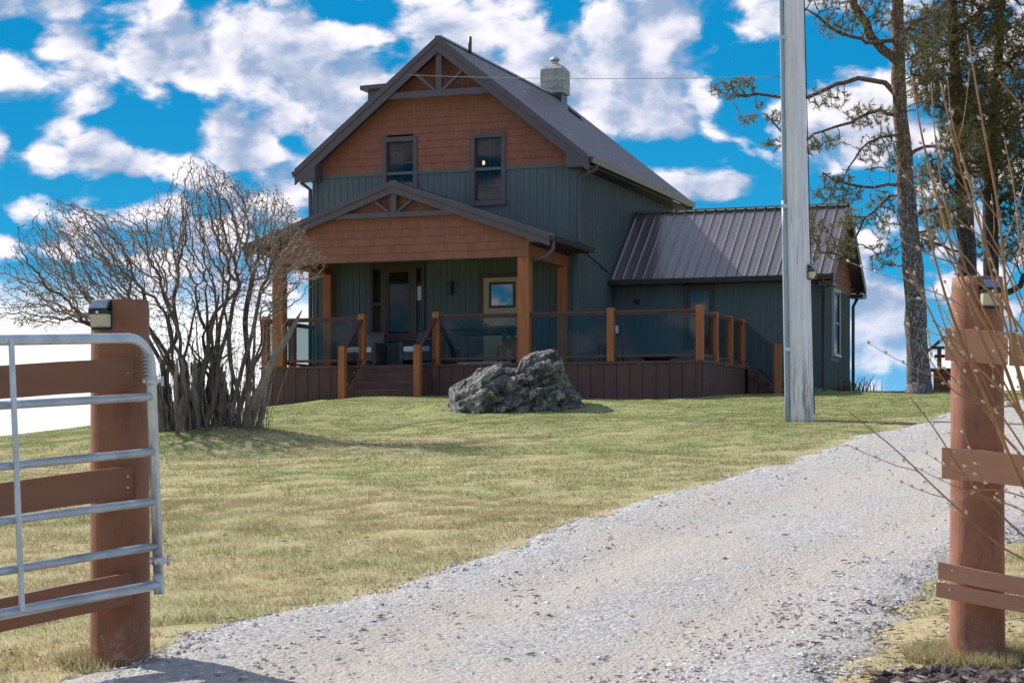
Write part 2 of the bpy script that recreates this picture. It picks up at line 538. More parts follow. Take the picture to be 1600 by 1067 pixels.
def mat_gravel():
    m = bpy.data.materials.new('crushed_limestone_gravel')
    m.use_nodes = True
    t = NT(m.node_tree)
    p = m.node_tree.nodes['Principled BSDF']
    o = t.node('ShaderNodeTexCoord').outputs['Object']
    v1 = t.node('ShaderNodeTexVoronoi'); t.put(v1.inputs['Vector'], o); v1.inputs['Scale'].default_value = 42
    v2 = t.node('ShaderNodeTexVoronoi'); t.put(v2.inputs['Vector'], o); v2.inputs['Scale'].default_value = 15
    cell = t.sep(v1.outputs['Color'])[0]
    cell2 = t.sep(v2.outputs['Color'])[1]
    c = t.mix(cell, (0.27, 0.265, 0.27), (0.55, 0.545, 0.55))
    c = t.mix(t.m('MULTIPLY', cell2, .35), c, (0.46, 0.43, 0.40))
    big = t.noise(t.scale(o, (.8, .45, 0)), 0.9, 6, .65)
    tr = t.node('ShaderNodeAttribute', attribute_name='track').outputs['Fac']
    dust = t.ss(t.m('ADD', big, t.m('MULTIPLY', tr, 0.20)), 0.46, 0.66)
    c = t.mix(t.m('MULTIPLY', dust, 0.80), c, (0.465, 0.43, 0.39))
    dk = t.ss(t.noise(t.scale(o, (1, .7, 0)), 2.0, 7, .75), 0.55, 0.70)
    c = t.mix(t.m('MULTIPLY', dk, 0.6), c, (0.27, 0.235, 0.205))
    sp = t.ss(t.noise(o, 30, 4, .7), 0.62, 0.72)
    c = t.mix(t.m('MULTIPLY', sp, .5), c, (0.20, 0.16, 0.14))
    t.put(p.inputs['Base Color'], c)
    p.inputs['Roughness'].default_value = 0.95
    p.inputs['Specular IOR Level'].default_value = 0.15
    h = t.m('ADD', t.m('MULTIPLY', v1.outputs[0], -0.7), t.m('MULTIPLY', v2.outputs[0], -.5))
    h = t.m('ADD', h, t.noise(o, 60, 4, .7))
    t.put(p.inputs['Normal'], t.bump(h, 0.8, 0.02))
    return m


def mat_island(name, c1, c2, c3=None, rough=0.9, th=0.8, trans=0.0):
    m = bpy.data.materials.new(name)
    m.use_nodes = True
    t = NT(m.node_tree)
    p = m.node_tree.nodes['Principled BSDF']
    isl = t.node('ShaderNodeNewGeometry').outputs['Random Per Island']
    c = t.mix(isl, c1, c2)
    if c3:
        wn = t.node('ShaderNodeTexWhiteNoise', noise_dimensions='1D')
        t.put(wn.inputs['W'], isl)
        c = t.mix(t.ss(wn.outputs[0], th, th + .02), c, c3)
    t.put(p.inputs['Base Color'], c)
    p.inputs['Roughness'].default_value = rough
    p.inputs['Specular IOR Level'].default_value = 0.2
    if trans:
        tl = t.node('ShaderNodeBsdfTranslucent')
        t.put(tl.inputs['Color'], c)
        mx = t.node('ShaderNodeMixShader')
        mx.inputs[0].default_value = trans
        out = [n_ for n_ in t.n if n_.type == 'OUTPUT_MATERIAL'][0]
        t.l.new(p.outputs[0], mx.inputs[1]); t.l.new(tl.outputs[0], mx.inputs[2]); t.l.new(mx.outputs[0], out.inputs[0])
    return m


M['ground'] = mat_ground()
M['grass'] = mat_grass()
M['gravel'] = mat_gravel()
M['pebble'] = mat_island('limestone_chips', (0.33, 0.325, 0.33), (0.68, 0.67, 0.675), (0.33, 0.25, 0.19), th=.91)
M['mulch'] = mat_island('dark_mulch_chips', (0.030, 0.024, 0.028), (0.13, 0.10, 0.095), (0.36, 0.32, 0.29), th=.90)
M['needle'] = mat_island('pine_needles', (0.115, 0.135, 0.038), (0.24, 0.23, 0.085), (0.30, 0.20, 0.11), th=.80, trans=.45)
M['needle_dark'] = mat_island('dark_pine_needles', (0.075, 0.085, 0.026), (0.165, 0.155, 0.055), (0.22, 0.145, 0.075), th=.74, trans=.45)
M['deadleaf'] = mat_island('dry_bud_clusters', (0.17, 0.085, 0.055), (0.30, 0.19, 0.12))
M['weed'] = mat_island('dry_weed_stalks', (0.20, 0.10, 0.06), (0.30, 0.24, 0.12), (0.10, 0.15, 0.05), th=.7)


def mat_rock():
    m = bpy.data.materials.new('lichened_limestone')
    m.use_nodes = True
    t = NT(m.node_tree)
    p = m.node_tree.nodes['Principled BSDF']
    o = t.node('ShaderNodeTexCoord').outputs['Object']
    a = t.noise(o, 2.4, 8, .68)
    b = t.noise(t.vm('ADD', o, (3, 7, 1)), 9, 8, .72)
    c = t.mix(t.ss(a, 0.36, 0.66), (0.075, 0.075, 0.085), (0.30, 0.29, 0.285))
    c = t.mix(t.ss(b, 0.50, 0.62), c, (0.50, 0.48, 0.45))
    c = t.mix(t.ss(t.noise(t.vm('ADD', o, (9, 2, 4)), 5, 8, .7), 0.51, 0.58), c, (0.050, 0.050, 0.058))
    moss = t.ss(t.noise(t.vm('ADD', o, (1, 2, 14)), 3.2, 6, .7), 0.56, 0.66)
    c = t.mix(t.m('MULTIPLY', moss, .35), c, (0.10, 0.10, 0.04))
    tan = t.ss(t.noise(t.vm('ADD', o, (5, 5, 5)), 2.0, 5, .6), 0.60, 0.68)
    c = t.mix(t.m('MULTIPLY', tan, .5), c, (0.33, 0.26, 0.20))
    t.put(p.inputs['Base Color'], c)
    p.inputs['Roughness'].default_value = 0.92
    h = t.m('ADD', t.m('MULTIPLY', b, 1.2), t.noise(o, 32, 6, .75))
    t.put(p.inputs['Normal'], t.bump(h, 0.9, 0.05))
    return m


M['rock'] = mat_rock()


def mat_chimney():
    m = bpy.data.materials.new('pale_chimney_block')
    m.use_nodes = True
    t = NT(m.node_tree)
    p = m.node_tree.nodes['Principled BSDF']
    o = t.node('ShaderNodeTexCoord').outputs['Object']
    br = t.node('ShaderNodeTexBrick')
    x, y, z = t.sep(o)
    t.put(br.inputs['Vector'], t.comb(t.m('ADD', x, y), z, 0.0))
    br.inputs['Scale'].default_value = 1.0
    br.inputs['Brick Width'].default_value = 0.4
    br.inputs['Row Height'].default_value = 0.2
    br.inputs['Mortar Size'].default_value = 0.012
    br.inputs['Color1'].default_value = (0.46, 0.45, 0.42, 1)
    br.inputs['Color2'].default_value = (0.40, 0.40, 0.38, 1)
    br.inputs['Mortar'].default_value = (0.30, 0.30, 0.30, 1)
    c = t.mix(t.ss(t.noise(o, 6, 6, .7), 0.5, 0.65), br.outputs[0], (0.27, 0.25, 0.24))
    t.put(p.inputs['Base Color'], c)
    p.inputs['Roughness'].default_value = .9
    return m


M['chimney'] = mat_chimney()


# ------------------------------------------------------------------ mesh helpers
class MB:
    def __init__(self):
        self.v = []
        self.f = []
        self.sm = []
        self.solids = []

    def add(self, vs, fs, smooth=False):
        n = len(self.v)
        self.v += [tuple(v) for v in vs]
        for f in fs:
            self.f.append([i + n for i in f])
            self.sm.append(smooth)
        self.solids.append((n, len(self.v), len(self.f) - len(fs), len(self.f)))
        return self

    def box(self, x0, x1, y0, y1, z0, z1):
        vs = [(x, y, z) for z in (z0, z1) for y in (y0, y1) for x in (x0, x1)]
        return self.add(vs, [(0, 2, 3, 1), (4, 5, 7, 6), (0, 1, 5, 4), (2, 6, 7, 3), (0, 4, 6, 2), (1, 3, 7, 5)])

    def hexa(self, bottom, top):
        """two quads (4 points each, same winding) joined into a solid"""
        vs = list(bottom) + list(top)
        return self.add(vs, [(3, 2, 1, 0), (4, 5, 6, 7), (0, 1, 5, 4), (1, 2, 6, 5), (2, 3, 7, 6), (3, 0, 4, 7)])

    def beam(self, p, q, wd, ht, up=(0, 0, 1)):
        p, q = Vector(p), Vector(q)
        d = (q - p).normalized()
        s = d.cross(Vector(up)).normalized() * wd / 2
        u = s.cross(d).normalized() * ht / 2
        self.hexa([p - s - u, p + s - u, p + s + u, p - s + u], [q - s - u, q + s - u, q + s + u, q - s + u])
        return self

    def prism_y(self, poly, y0, y1):
        n = len(poly)
        vs = [(x, y0, z) for x, z in poly] + [(x, y1, z) for x, z in poly]
        fs = [tuple(range(n)), tuple(range(2 * n - 1, n - 1, -1))]
        fs += [(i, i + n, (i + 1) % n + n, (i + 1) % n) for i in range(n)]
        return self.add(vs, fs)

    def prism_x(self, poly, x0, x1):
        n = len(poly)
        vs = [(x0, y, z) for y, z in poly] + [(x1, y, z) for y, z in poly]
        fs = [tuple(range(n - 1, -1, -1)), tuple(range(n, 2 * n))]
        fs += [(i, (i + 1) % n, (i + 1) % n + n, i + n) for i in range(n)]
        return self.add(vs, fs)

    def tube(self, pts, rad, sides=8, caps=True, smooth=True):
        pts = [Vector(p) for p in pts]
        if not hasattr(rad, '__len__'):
            rad = [rad] * len(pts)
        ref = None
        rings = []
        for i, p in enumerate(pts):
            a = pts[max(i - 1, 0)]
            b = pts[min(i + 1, len(pts) - 1)]
            d = (b - a)
            if d.length < 1e-9:
                d = Vector((0, 0, 1))
            d.normalize()
            if ref is None:
                ref = d.orthogonal().normalized()
            ref = (ref - d * ref.dot(d))
            if ref.length < 1e-6:
                ref = d.orthogonal()
            ref.normalize()
            s = d.cross(ref)
            rings.append([p + (ref * math.cos(2 * math.pi * k / sides) + s * math.sin(2 * math.pi * k / sides)) * rad[i] for k in range(sides)])
        vs = [v for r in rings for v in r]
        fs = []
        for i in range(len(rings) - 1):
            for k in range(sides):
                k2 = (k + 1) % sides
                fs.append((i * sides + k, i * sides + k2, (i + 1) * sides + k2, (i + 1) * sides + k))
        n0 = len(self.v)
        self.add(vs, fs, smooth)
        if caps:
            L = (len(rings) - 1) * sides
            self.f.append([n0 + k for k in range(sides - 1, -1, -1)]); self.sm.append(False)
            self.f.append([n0 + L + k for k in range(sides)]); self.sm.append(False)
        return self

    def build(self, name, m, parent=None, bevel=0.0):
        me = bpy.data.meshes.new(name)
        me.from_pydata(self.v, [], self.f)
        me.polygons.foreach_set('use_smooth', self.sm)
        me.materials.append(m)
        me.update()
        o = bpy.data.objects.new(name, me)
        COL.objects.link(o)
        if parent is not None:
            o.parent = parent
        if bevel:
            b = o.modifiers.new('bevel', 'BEVEL')
            b.width = bevel
            b.segments = 2
            b.limit_method = 'ANGLE'
        return o


def np_mesh(name, V, F, m, parent=None, smooth=False):
    """V (n,3) float, F (m,k) int -- quick mesh"""
    me = bpy.data.meshes.new(name)
    k = F.shape[1]
    me.vertices.add(len(V))
    me.vertices.foreach_set('co', V.astype(np.float32).ravel())
    me.loops.add(F.size)
    me.loops.foreach_set('vertex_index', F.astype(np.int32).ravel())
    me.polygons.add(len(F))
    me.polygons.foreach_set('loop_start', np.arange(0, F.size, k, dtype=np.int32))
    me.polygons.foreach_set('use_smooth', np.full(len(F), smooth))
    me.materials.append(m)
    me.update(calc_edges=True)
    me.validate()
    o = bpy.data.objects.new(name, me)
    COL.objects.link(o)
    if parent is not None:
        o.parent = parent
    return o


def tag(o, label=None, cat=None, group=None, kind=None):
    if label: o['label'] = label
    if cat: o['category'] = cat
    if group: o['group'] = group
    if kind: o['kind'] = kind
    return o


def empty(name, loc=(0, 0, 0), rz=0.0, **kw):
    o = bpy.data.objects.new(name, None)
    o.empty_display_size = .2
    COL.objects.link(o)
    o.location = loc
    o.rotation_euler = (0, 0, rz)
    tag(o, **kw)
    return o


# ------------------------------------------------------------------ terrain
PROF = np.array([(-60, -3.0), (0, -1.55), (5, -1.3), (10, -1.0), (20, -.14), (28, .46), (35, .83), (42, 1.13), (46, 1.33), (50, 1.42), (56, 1.30),
                 (64, .6), (80, -2), (120, -9), (220, -20), (4000, -30)])
_yy = np.linspace(-60, 140, 2001)
_zz = np.interp(_yy, PROF[:, 0], PROF[:, 1])
_k = np.exp(-(np.arange(-30, 31) / 12.0) ** 2); _k /= _k.sum()
_zs = np.convolve(np.pad(_zz, 30, 'edge'), _k, 'valid')


def sstep(a, b, x):
    t = np.clip((x - a) / (b - a), 0, 1)
    return t * t * (3 - 2 * t)


def gz(x, y):
    x = np.asarray(x, float); y = np.asarray(y, float)
    base = np.where(y < 135, np.interp(y, _yy, _zs), np.interp(y, PROF[:, 0], PROF[:, 1]))
    s = sstep(15, 35, y)
    z = base - .11 * np.maximum(0, -(x + 3.2)).clip(0, 60) * s + .012 * np.maximum(0, x - 2).clip(0, 30)
    z = z - 0.05 * np.maximum(0, x - 14).clip(0, 80)
    fade = sstep(60, 48, y)
    z = z + fade * (.030 * np.sin(x * .9 + y * .37) * np.sin(y * .61 + 1) + .018 * np.sin(x * 2.1 + 1.3) * np.sin(y * 1.7 + x * .4))
    z = z + .13 * sstep(-1.75, -1.05, x + .10 * np.sin(y * 2.3)) * sstep(3.6, 1.2, x) * np.exp(-((y - 33.2) / 1.7) ** 2)       # mound under the boulder
    z = z - .15 * np.exp(-(((x + 2.1) / 1.6) ** 2 + ((y - 28.5) / 2.6) ** 2))       # hollow beside it
    z = z + .16 * np.exp(-(((x + 3.7) / 1.3) ** 2 + ((y - 24.6) / 1.0) ** 2))        # hump at the lilac
    return z


def gzf(x, y):
    return float(gz(x, y))


def grid_lines(lo, hi, step, far):
    a = list(np.arange(lo, hi + 1e-6, step))
    d = step
    p = a[-1]
    while p < far:
        d *= 1.35; p += d; a.append(p)
    d = step
    p = a[0]
    b = []
    while p > -far:
        d *= 1.35; p -= d; b.append(p)
    return np.array(b[::-1] + a)


gxs = grid_lines(-16, 18, .22, 1500)
gys = grid_lines(3, 62, .22, 1500)
GX, GY = np.meshgrid(gxs, gys)
GZ = gz(GX, GY)
nz = rng.normal(0, 1, GX.shape) * .008
GZ = GZ + nz * (np.abs(GX) < 20) * (GY > 3) * (GY < 62)
nx_, ny_ = len(gxs), len(gys)
idx = np.arange(nx_ * ny_).reshape(ny_, nx_)
Fq = np.stack([idx[:-1, :-1], idx[:-1, 1:], idx[1:, 1:], idx[1:, :-1]], -1).reshape(-1, 4)
ground = np_mesh('ground', np.stack([GX.ravel(), GY.ravel(), GZ.ravel()], 1), Fq, M['ground'], smooth=True)
tag(ground, kind='structure')

# driveway: edges surveyed as (x, y)
DL = np.array([(-2.6, 5.0), (-2.2, 8.0), (-1.90, 9.64), (-1.65, 10.54), (-1.21, 11.38), (-.41, 13.12), (.38, 15.22), (1.07, 17.18), (2.75, 20.64),
               (4.15, 24.36), (5.75, 27.9), (7.75, 32.8), (9.8, 38.0), (12.0, 43.0), (16, 49)])
DR = np.array([(0.2, 5.0), (.95, 8.0), (1.46, 9.34), (2.0, 10.9), (2.12, 11.32), (2.75, 13.0), (3.54, 14.4), (4.6, 16.2), (6.4, 19.0),
               (8.2, 22.0), (10.0, 25.5), (12.2, 30.0), (14.6, 35.0), (17.0, 40.0), (21, 46)])


def resample(P, n):
    d = np.r_[0, np.cumsum(np.hypot(*np.diff(P, axis=0).T))]
    t = np.linspace(0, d[-1], n)
    return np.stack([np.interp(t, d, P[:, 0]), np.interp(t, d, P[:, 1])], 1)


def smoothc(P, k=9):
    ker = np.ones(k) / k
    return np.stack([np.convolve(np.pad(P[:, i], k // 2, 'edge'), ker, 'valid') for i in (0, 1)], 1)


NR, NC = 420, 46
# pair the two edges by the same parameter
DLr, DRr = smoothc(resample(DL, NR), 15), smoothc(resample(DR, NR), 15)
tt = np.linspace(-.06, 1.06, NC)
DX = DLr[:, None, 0] * (1 - tt) + DRr[:, None, 0] * tt
DY = DLr[:, None, 1] * (1 - tt) + DRr[:, None, 1] * tt
wide = np.hypot(DLr[:, 0] - DRr[:, 0], DLr[:, 1] - DRr[:, 1])[:, None]
edge = np.minimum(tt, 1 - tt)[None, :] * wide            # metres inside the edge
jag = np.array([[mnoise.noise(Vector((x * 2.2, y * 2.2, 0))) * .14 + mnoise.noise(Vector((x * 7, y * 7, 3))) * .07 for x, y in zip(rx, ry)] for rx, ry in zip(DX, DY)])
rut = -.022 * (np.exp(-((tt - .30) / .09) ** 2) + np.exp(-((tt - .72) / .09) ** 2))[None, :]
DZ = gz(DX, DY) + np.clip((edge + jag) * .22, -.06, .045) + rut
DZ += np.array([[mnoise.noise(Vector((x * 9, y * 9, 8))) * .008 for x, y in zip(rx, ry)] for rx, ry in zip(DX, DY)])
idx = np.arange(NR * NC).reshape(NR, NC)
Fq = np.stack([idx[:-1, :-1], idx[:-1, 1:], idx[1:, 1:], idx[1:, :-1]], -1).reshape(-1, 4)
drive = np_mesh('gravel_driveway', np.stack([DX.ravel(), DY.ravel(), DZ.ravel()], 1), Fq, M['gravel'], smooth=True)
tk = np.exp(-((tt[None, :] - .30 + .03 * np.sin(DY * .5)) / .13) ** 2) + np.exp(-((tt[None, :] - .70 + .03 * np.sin(DY * .4)) / .12) ** 2)
at_ = drive.data.attributes.new('track', 'FLOAT', 'POINT')
at_.data.foreach_set('value', np.clip(tk, 0, 1).astype(np.float32).ravel())
tag(drive, kind='structure')


def drive_t(x, y):
    """signed metres inside the driveway (negative = on the lawn)"""
    xl = np.interp(y, DL[:, 1], DL[:, 0]); xr = np.interp(y, DR[:, 1], DR[:, 0])
    return np.minimum(x - xl, xr - x)


def drive_z(x, y):
    return gz(x, y) + np.clip(drive_t(x, y) * .2, 0, .04)


# ---- grass blades
def blades(n, ylo, yhi, h, wd, power=1.0, name='grass', accept=None):
    u = rng.random(n)
    y = ylo + (yhi - ylo) * u ** power
    x = (rng.random(n) * 2 - 1) * (y * .262 + .3)
    t = drive_t(x, y)
    keep = t < .10 - rng.random(n) * .45 + .12 * np.sin(y * 3.1) * np.sin(x * 5)
    # house and deck footprint
    lx = (x - 1.466) * .9416 - (y - 46) * .3367
    ly = (x - 1.466) * .3367 + (y - 46) * .9416
    keep &= ~((lx > -6.5) & (lx < 3.6) & (ly > -2.6) & (ly < 8)) & ~((lx > 0) & (lx < 5) & (ly > 2.75) & (ly < 6.2))
    if accept is not None:
        keep &= accept(x, y)
    x, y = x[keep], y[keep]
    n = len(x)
    z = gz(x, y) - .006
    a = rng.random(n) * 2 * math.pi
    hh = h * (.4 + rng.random(n) * .9)
    ww = wd * (.6 + rng.random(n) * .8)
    lean = rng.normal(0, .55, (n, 2)) * hh[:, None]
    B = np.stack([x, y, z], 1)
    ox = np.stack([np.cos(a) * ww, np.sin(a) * ww, 0 * a], 1)
    T = B + np.stack([lean[:, 0], lean[:, 1], hh], 1)
    V = np.stack([B - ox, B + ox, T], 1).reshape(-1, 3)
    F = np.arange(len(V)).reshape(-1, 3)
    return V, F


parts = [blades(210000, 9.0, 17, .030, .0030, 1.0), blades(260000, 15, 30, .026, .0050, 1.0), blades(200000, 28, 49, .026, .008, 1.0)]


def tuft_zone(x, y):
    """taller grass round the posts and on the driveway edge"""
    p1 = np.hypot(x + 1.86, y - 9.75) < .30
    p2 = np.hypot(x - 2.24, y - 9.95) < .32
    return p1 | p2


parts.append(blades(150000, 9.2, 10.5, .075, .004, 1.0, accept=tuft_zone))
edge_t = lambda x, y: (drive_t(x, y) > -.35) & (np.sin(x * 7 + y * 3) + np.sin(y * 5.3) > .6)
parts.append(blades(130000, 9.0, 22, .055, .004, 1.0, accept=edge_t))
Vs, Fs, off = [], [], 0
for V, F in parts:
    Vs.append(V); Fs.append(F + off); off += len(V)
g = np_mesh('grass', np.concatenate(Vs), np.concatenate(Fs), M['grass'])
tag(g, 'short spring grass, part green and part straw coloured, over the lawn', 'grass', kind='stuff')


# ---- loose stones
def chips(n, xy, size, flat=.6):
    """irregular little octahedra"""
    x, y = xy
    s = size * (.45 + rng.random(n) ** 3 * 1.9)
    base = np.array([(1, 0, 0), (-1, 0, 0), (0, 1, 0), (0, -1, 0), (0, 0, 1), (0, 0, -1)], float)
    a = rng.random(n) * 6.28
    P = base[None] * (0.6 + rng.random((n, 6, 1)) * .7)
    P = P + rng.normal(0, .18, P.shape)
    P[:, :, 2] *= flat
    P[:, :, 0] *= 1.25
    c, sn = np.cos(a)[:, None], np.sin(a)[:, None]
    X = P[:, :, 0] * c - P[:, :, 1] * sn
    Y = P[:, :, 0] * sn + P[:, :, 1] * c
    V = np.stack([X, Y, P[:, :, 2]], -1) * s[:, None, None]
    return V, s


OCT = np.array([(0, 2, 4), (2, 1, 4), (1, 3, 4), (3, 0, 4), (2, 0, 5), (1, 2, 5), (3, 1, 5), (0, 3, 5)])


def scatter_chips(name, x, y, z, size, m, label, cat, flat=.6):
    n = len(x)
    V, s = chips(n, (x, y), size, flat)
    V = V + np.stack([x, y, z + s * .18], -1)[:, None, :]
    F = (OCT[None] + 6 * np.arange(n)[:, None, None]).reshape(-1, 3)
    o = np_mesh(name, V.reshape(-1, 3), F, m)
    return tag(o, label, cat, kind='stuff')


n = 150000
ny0 = 0
y = 8.8 + 24 * rng.random(n) ** 1.35
x = (rng.random(n) * 2 - 1) * (y * .262 + .2)
t = drive_t(x, y)
side = np.exp(-(t / .55) ** 2)
fr = t / (t + 2.0)
keep = (t > -.10) & (rng.random(n) < .06 + .7 * side + .16 * (np.sin(x * 1.3 - y * .7) > .3))
keep |= (t > -.45) & (t <= -.1) & (rng.random(n) < .05)
x, y = x[keep], y[keep]
# stones kicked out on to the verge by the right post and along the left edge
xv = 1.2 + 2.3 * rng.random(9000); yv = 9.1 + 4.2 * rng.random(9000)
tv = drive_t(xv, yv)
kv = (tv < 0) & (rng.random(9000) < np.exp(tv / .35) * .8 + .05)
xl_ = -3.0 + 5 * rng.random(9000); yl_ = 9.1 + 7 * rng.random(9000)
tl_ = drive_t(xl_, yl_)
kl = (tl_ < 0) & (rng.random(9000) < np.exp(tl_ / .12) * .7 + .006)
x = np.r_[x, xv[kv], xl_[kl]]; y = np.r_[y, yv[kv], yl_[kl]]
scatter_chips('loose_gravel', x, y, drive_z(x, y), .0072, M['pebble'], 'loose pale limestone chips scattered over the driveway', 'gravel')

n = 5200
x = 2.3 + rng.normal(0, .55, n); y = 9.10 + rng.normal(0, .23, n)
k = (y > 8.5) & (y < 9.58 - .25 * np.abs(x - 2.1)) & (x > 1.72 + .1 * np.sin(y * 40)) & (x < 3.4)
x, y = x[k], y[k]
scatter_chips('mulch_heap', x, y, gz(x, y) + .012 + .02 * rng.random(len(x)), .020, M['mulch'], 'dark wood mulch spread at the foot of the right gate post', 'mulch', flat=.45)

# ------------------------------------------------------------------ farmhouse
HX, HY, HROT = 1.466, 46.0, math.atan2(-.3367, .9416)
house = empty('farmhouse', (HX, HY, 0), HROT, label='two storey green and terracotta farmhouse with brown metal roofs and a covered porch', cat='house')
house.location = (HX, HY, 1.1)
HZ = 1.1      # house meshes are written in eye-level heights; shift down


SPLIT = {'rake_board', 'porch_rake_board', 'porch_side_beam', 'porch_gutter', 'gutter', 'deck_skirt', 'railing', 'stair_railing', 'wing_gutter',
         'wing_rake_board', 'soffit', 'porch_ceiling', 'skirt_gap_shade', 'wing_soffit', 'tread'}


class HB(MB):
    """mesh in house coordinates with heights above eye level"""
    def build(self, name, m, parent=None, bevel=0.0):
        self.v = [(a, b, c - HZ) for a, b, c in self.v]
        par = parent if parent is not None else house
        if name in SPLIT and len(self.solids) > 1:
            boxes = []
            for (v0, v1, f0, f1) in self.solids:
                A = np.array(self.v[v0:v1])
                boxes.append((A.min(0) - .011, A.max(0) + .011))
            lab = list(range(len(boxes)))
            for i in range(len(boxes)):
                for j in range(i):
                    if lab[i] != lab[j] and (boxes[i][0] <= boxes[j][1]).all() and (boxes[j][0] <= boxes[i][1]).all():
                        a, b = lab[i], lab[j]
                        lab = [b if q == a else q for q in lab]
            first = None
            for g_ in sorted(set(lab)):
                mb = MB()
                for k, (v0, v1, f0, f1) in enumerate(self.solids):
                    if lab[k] == g_:
                        n = len(mb.v)
                        mb.v += self.v[v0:v1]
                        mb.f += [[i - v0 + n for i in f] for f in self.f[f0:f1]]
                        mb.sm += self.sm[f0:f1]
                o = mb.build(name, m, par, bevel)
                first = first or o
            return first
        return super().build(name, m, par, bevel)


def battens(mb, axis, lo, hi, z0, z1, pos, step=.155, wd=.034, th=.016, skip=()):
    """raised ribs; axis 'x': wall facing -y at y=pos; axis 'y': wall facing +x at x=pos; z1 may be a function"""
    n = int((hi - lo) / step)
    for i in range(n + 1):
        c = lo + (hi - lo) * i / n
        top = z1(c) if callable(z1) else z1
        segs = [(z0, top)]
        for (a, b, s0, s1) in skip:
            if a - wd < c < b + wd:
                segs = [q for (p0, p1) in segs for q in ((p0, min(p1, s0)), (max(p0, s1), p1)) if q[1] - q[0] > .03]
        for p0, p1 in segs:
            a0, a1 = max(lo, c - wd / 2), min(hi, c + wd / 2)
            if axis == 'x':
                mb.box(a0, a1, pos - th, pos, p0, p1)
            else:
                mb.box(pos, pos + th, a0, a1, p0, p1)


# --- main block: front wall with real window openings
W0, W1 = -6.50, 0.0
WINS = {'L': (-4.64, -3.97, 6.27, 7.24), 'R': (-2.45, -1.80, 5.78, 7.22)}   # openings s0,s1,z0,z1
WT = .14
hb = HB()
BELT = 6.47
hb.box(W0, W1, 0, WT, .7, 5.60)
cuts = [(WINS['L'][0], WINS['L'][1], WINS['L'][2]), (WINS['R'][0], WINS['R'][1], WINS['R'][2])]
xs = [W0, WINS['L'][0], WINS['L'][1], WINS['R'][0], WINS['R'][1], W1]
for i in range(5):
    if i in (1, 3):
        hb.box(xs[i], xs[i + 1], 0, WT, 5.60, WINS['L' if i == 1 else 'R'][2])
    else:
        hb.box(xs[i], xs[i + 1], 0, WT, 5.60, BELT)
# side, left and rear walls
hb.box(-WT, 0, WT, 8.2, .7, 6.50)
hb.box(W0, W0 + WT, WT, 8.2, .7, 6.50)
hb.box(W0 + WT, -WT, 8.06, 8.2, .7, 6.50)
battens(hb, 'x', W0 + .05, W1 - .05, 1.94, BELT, 0,
        skip=[(-4.75, -3.86, 6.1, 8), (-2.57, -1.68, 5.62, 8), (-5.08, -3.66, 2.6, 4.45), (-2.35, -1.28, 1.9, 4.15)])
battens(hb, 'y', .05, 8.15, .9, 6.50, 0)
hb.box(-.09, .03, -.03, .09, .9, 6.5)        # corner boards
hb.box(W0 - .03, W0 + .09, -.03, .09, .9, 6.5)
hb.build('wall', M['teal'])
HB().box(W0 - .015, W1 + .015, -.03, -.002, BELT, BELT + .07).build('belt_trim', M['teal'])

# gable front of shingle courses with openings
RS, RZ, SL = -3.20, 9.50, .80          # ridge s, ridge z (roof top), slope


def gable_rows(mb, ridge_s, under, z0, z1, step, wins, y_front, thick, lap=.018, lo=-99, hi=99, slope=SL):
    z = z0
    while z < z1:
        zt = min(z + step, z1)
        h0 = (under - z) / slope
        h1 = max((under - zt) / slope, 0.0)
        a0, b0 = max(lo, ridge_s - h0), min(hi, ridge_s + h0)
        a1, b1 = max(lo, ridge_s - h1), min(hi, ridge_s + h1)
        segs = [(a0, b0, a1, b1)]
        for (s0, s1, w0, w1) in wins:
            if zt > w0 and z < w1:
                new = []
                for (p0, q0, p1, q1) in segs:
                    if p0 < s0: new.append((p0, min(q0, s0), p1, min(q1, s0)))
                    if q0 > s1: new.append((max(p0, s1), q0, max(p1, s1), q1))
                segs = new
        for (p0, q0, p1, q1) in segs:
            if q0 - p0 < .01: continue
            if q1 < p1: q1 = p1 = (p1 + q1) / 2
            yb = y_front - lap
            mb.hexa([(p0, yb, z), (q0, yb, z), (q0, y_front + thick, z), (p0, y_front + thick, z)],
                    [(p1, y_front, zt), (q1, y_front, zt), (q1, y_front + thick, zt), (p1, y_front + thick, zt)])
        z = zt


UNDER = RZ - .18
hb = HB()
wins = [(a, b, c, d) for a, b, c, d in WINS.values()]
gable_rows(hb, RS, UNDER, BELT + .07, UNDER - .02, .172, wins, -.012, WT, lo=W0, hi=W1)
hb.build('gable_shingles', M['shingle'])
hb = HB()
gable_rows(hb, RS, UNDER, 6.50, UNDER - .02, .172, [], 8.06, .13, lo=W0, hi=W1)
hb.build('rear_gable', M['teal'])

# roof
EL, ER = RS - 3.58, RS + 3.58
YF, YR = -.42, 8.62


def roof_slab(mb, s_r, z_r, s_e, slope, y0, y1, th=.10):
    z_e = z_r - abs(s_e - s_r) * slope
    mb.hexa([(s_r, y0, z_r - th), (s_e, y0, z_e - th), (s_e, y1, z_e - th), (s_r, y1, z_r - th)],
            [(s_r, y0, z_r), (s_e, y0, z_e), (s_e, y1, z_e), (s_r, y1, z_r)])


def roof_ribs(mb, s_r, z_r, s_e, slope, y0, y1, step=.235, h=.026, wd=.06):
    n = int((y1 - y0) / step)
    z_e = z_r - abs(s_e - s_r) * slope
    for i in range(n + 1):
        y = y0 + wd + (y1 - y0 - 2 * wd) * i / n
        w2 = wd / 2
        mb.hexa([(s_r, y - w2, z_r - .004), (s_e, y - w2, z_e - .004), (s_e, y + w2, z_e - .004), (s_r, y + w2, z_r - .004)],
                [(s_r, y - w2 * .5, z_r + h), (s_e, y - w2 * .5, z_e + h), (s_e, y + w2 * .5, z_e + h), (s_r, y + w2 * .5, z_r + h)])


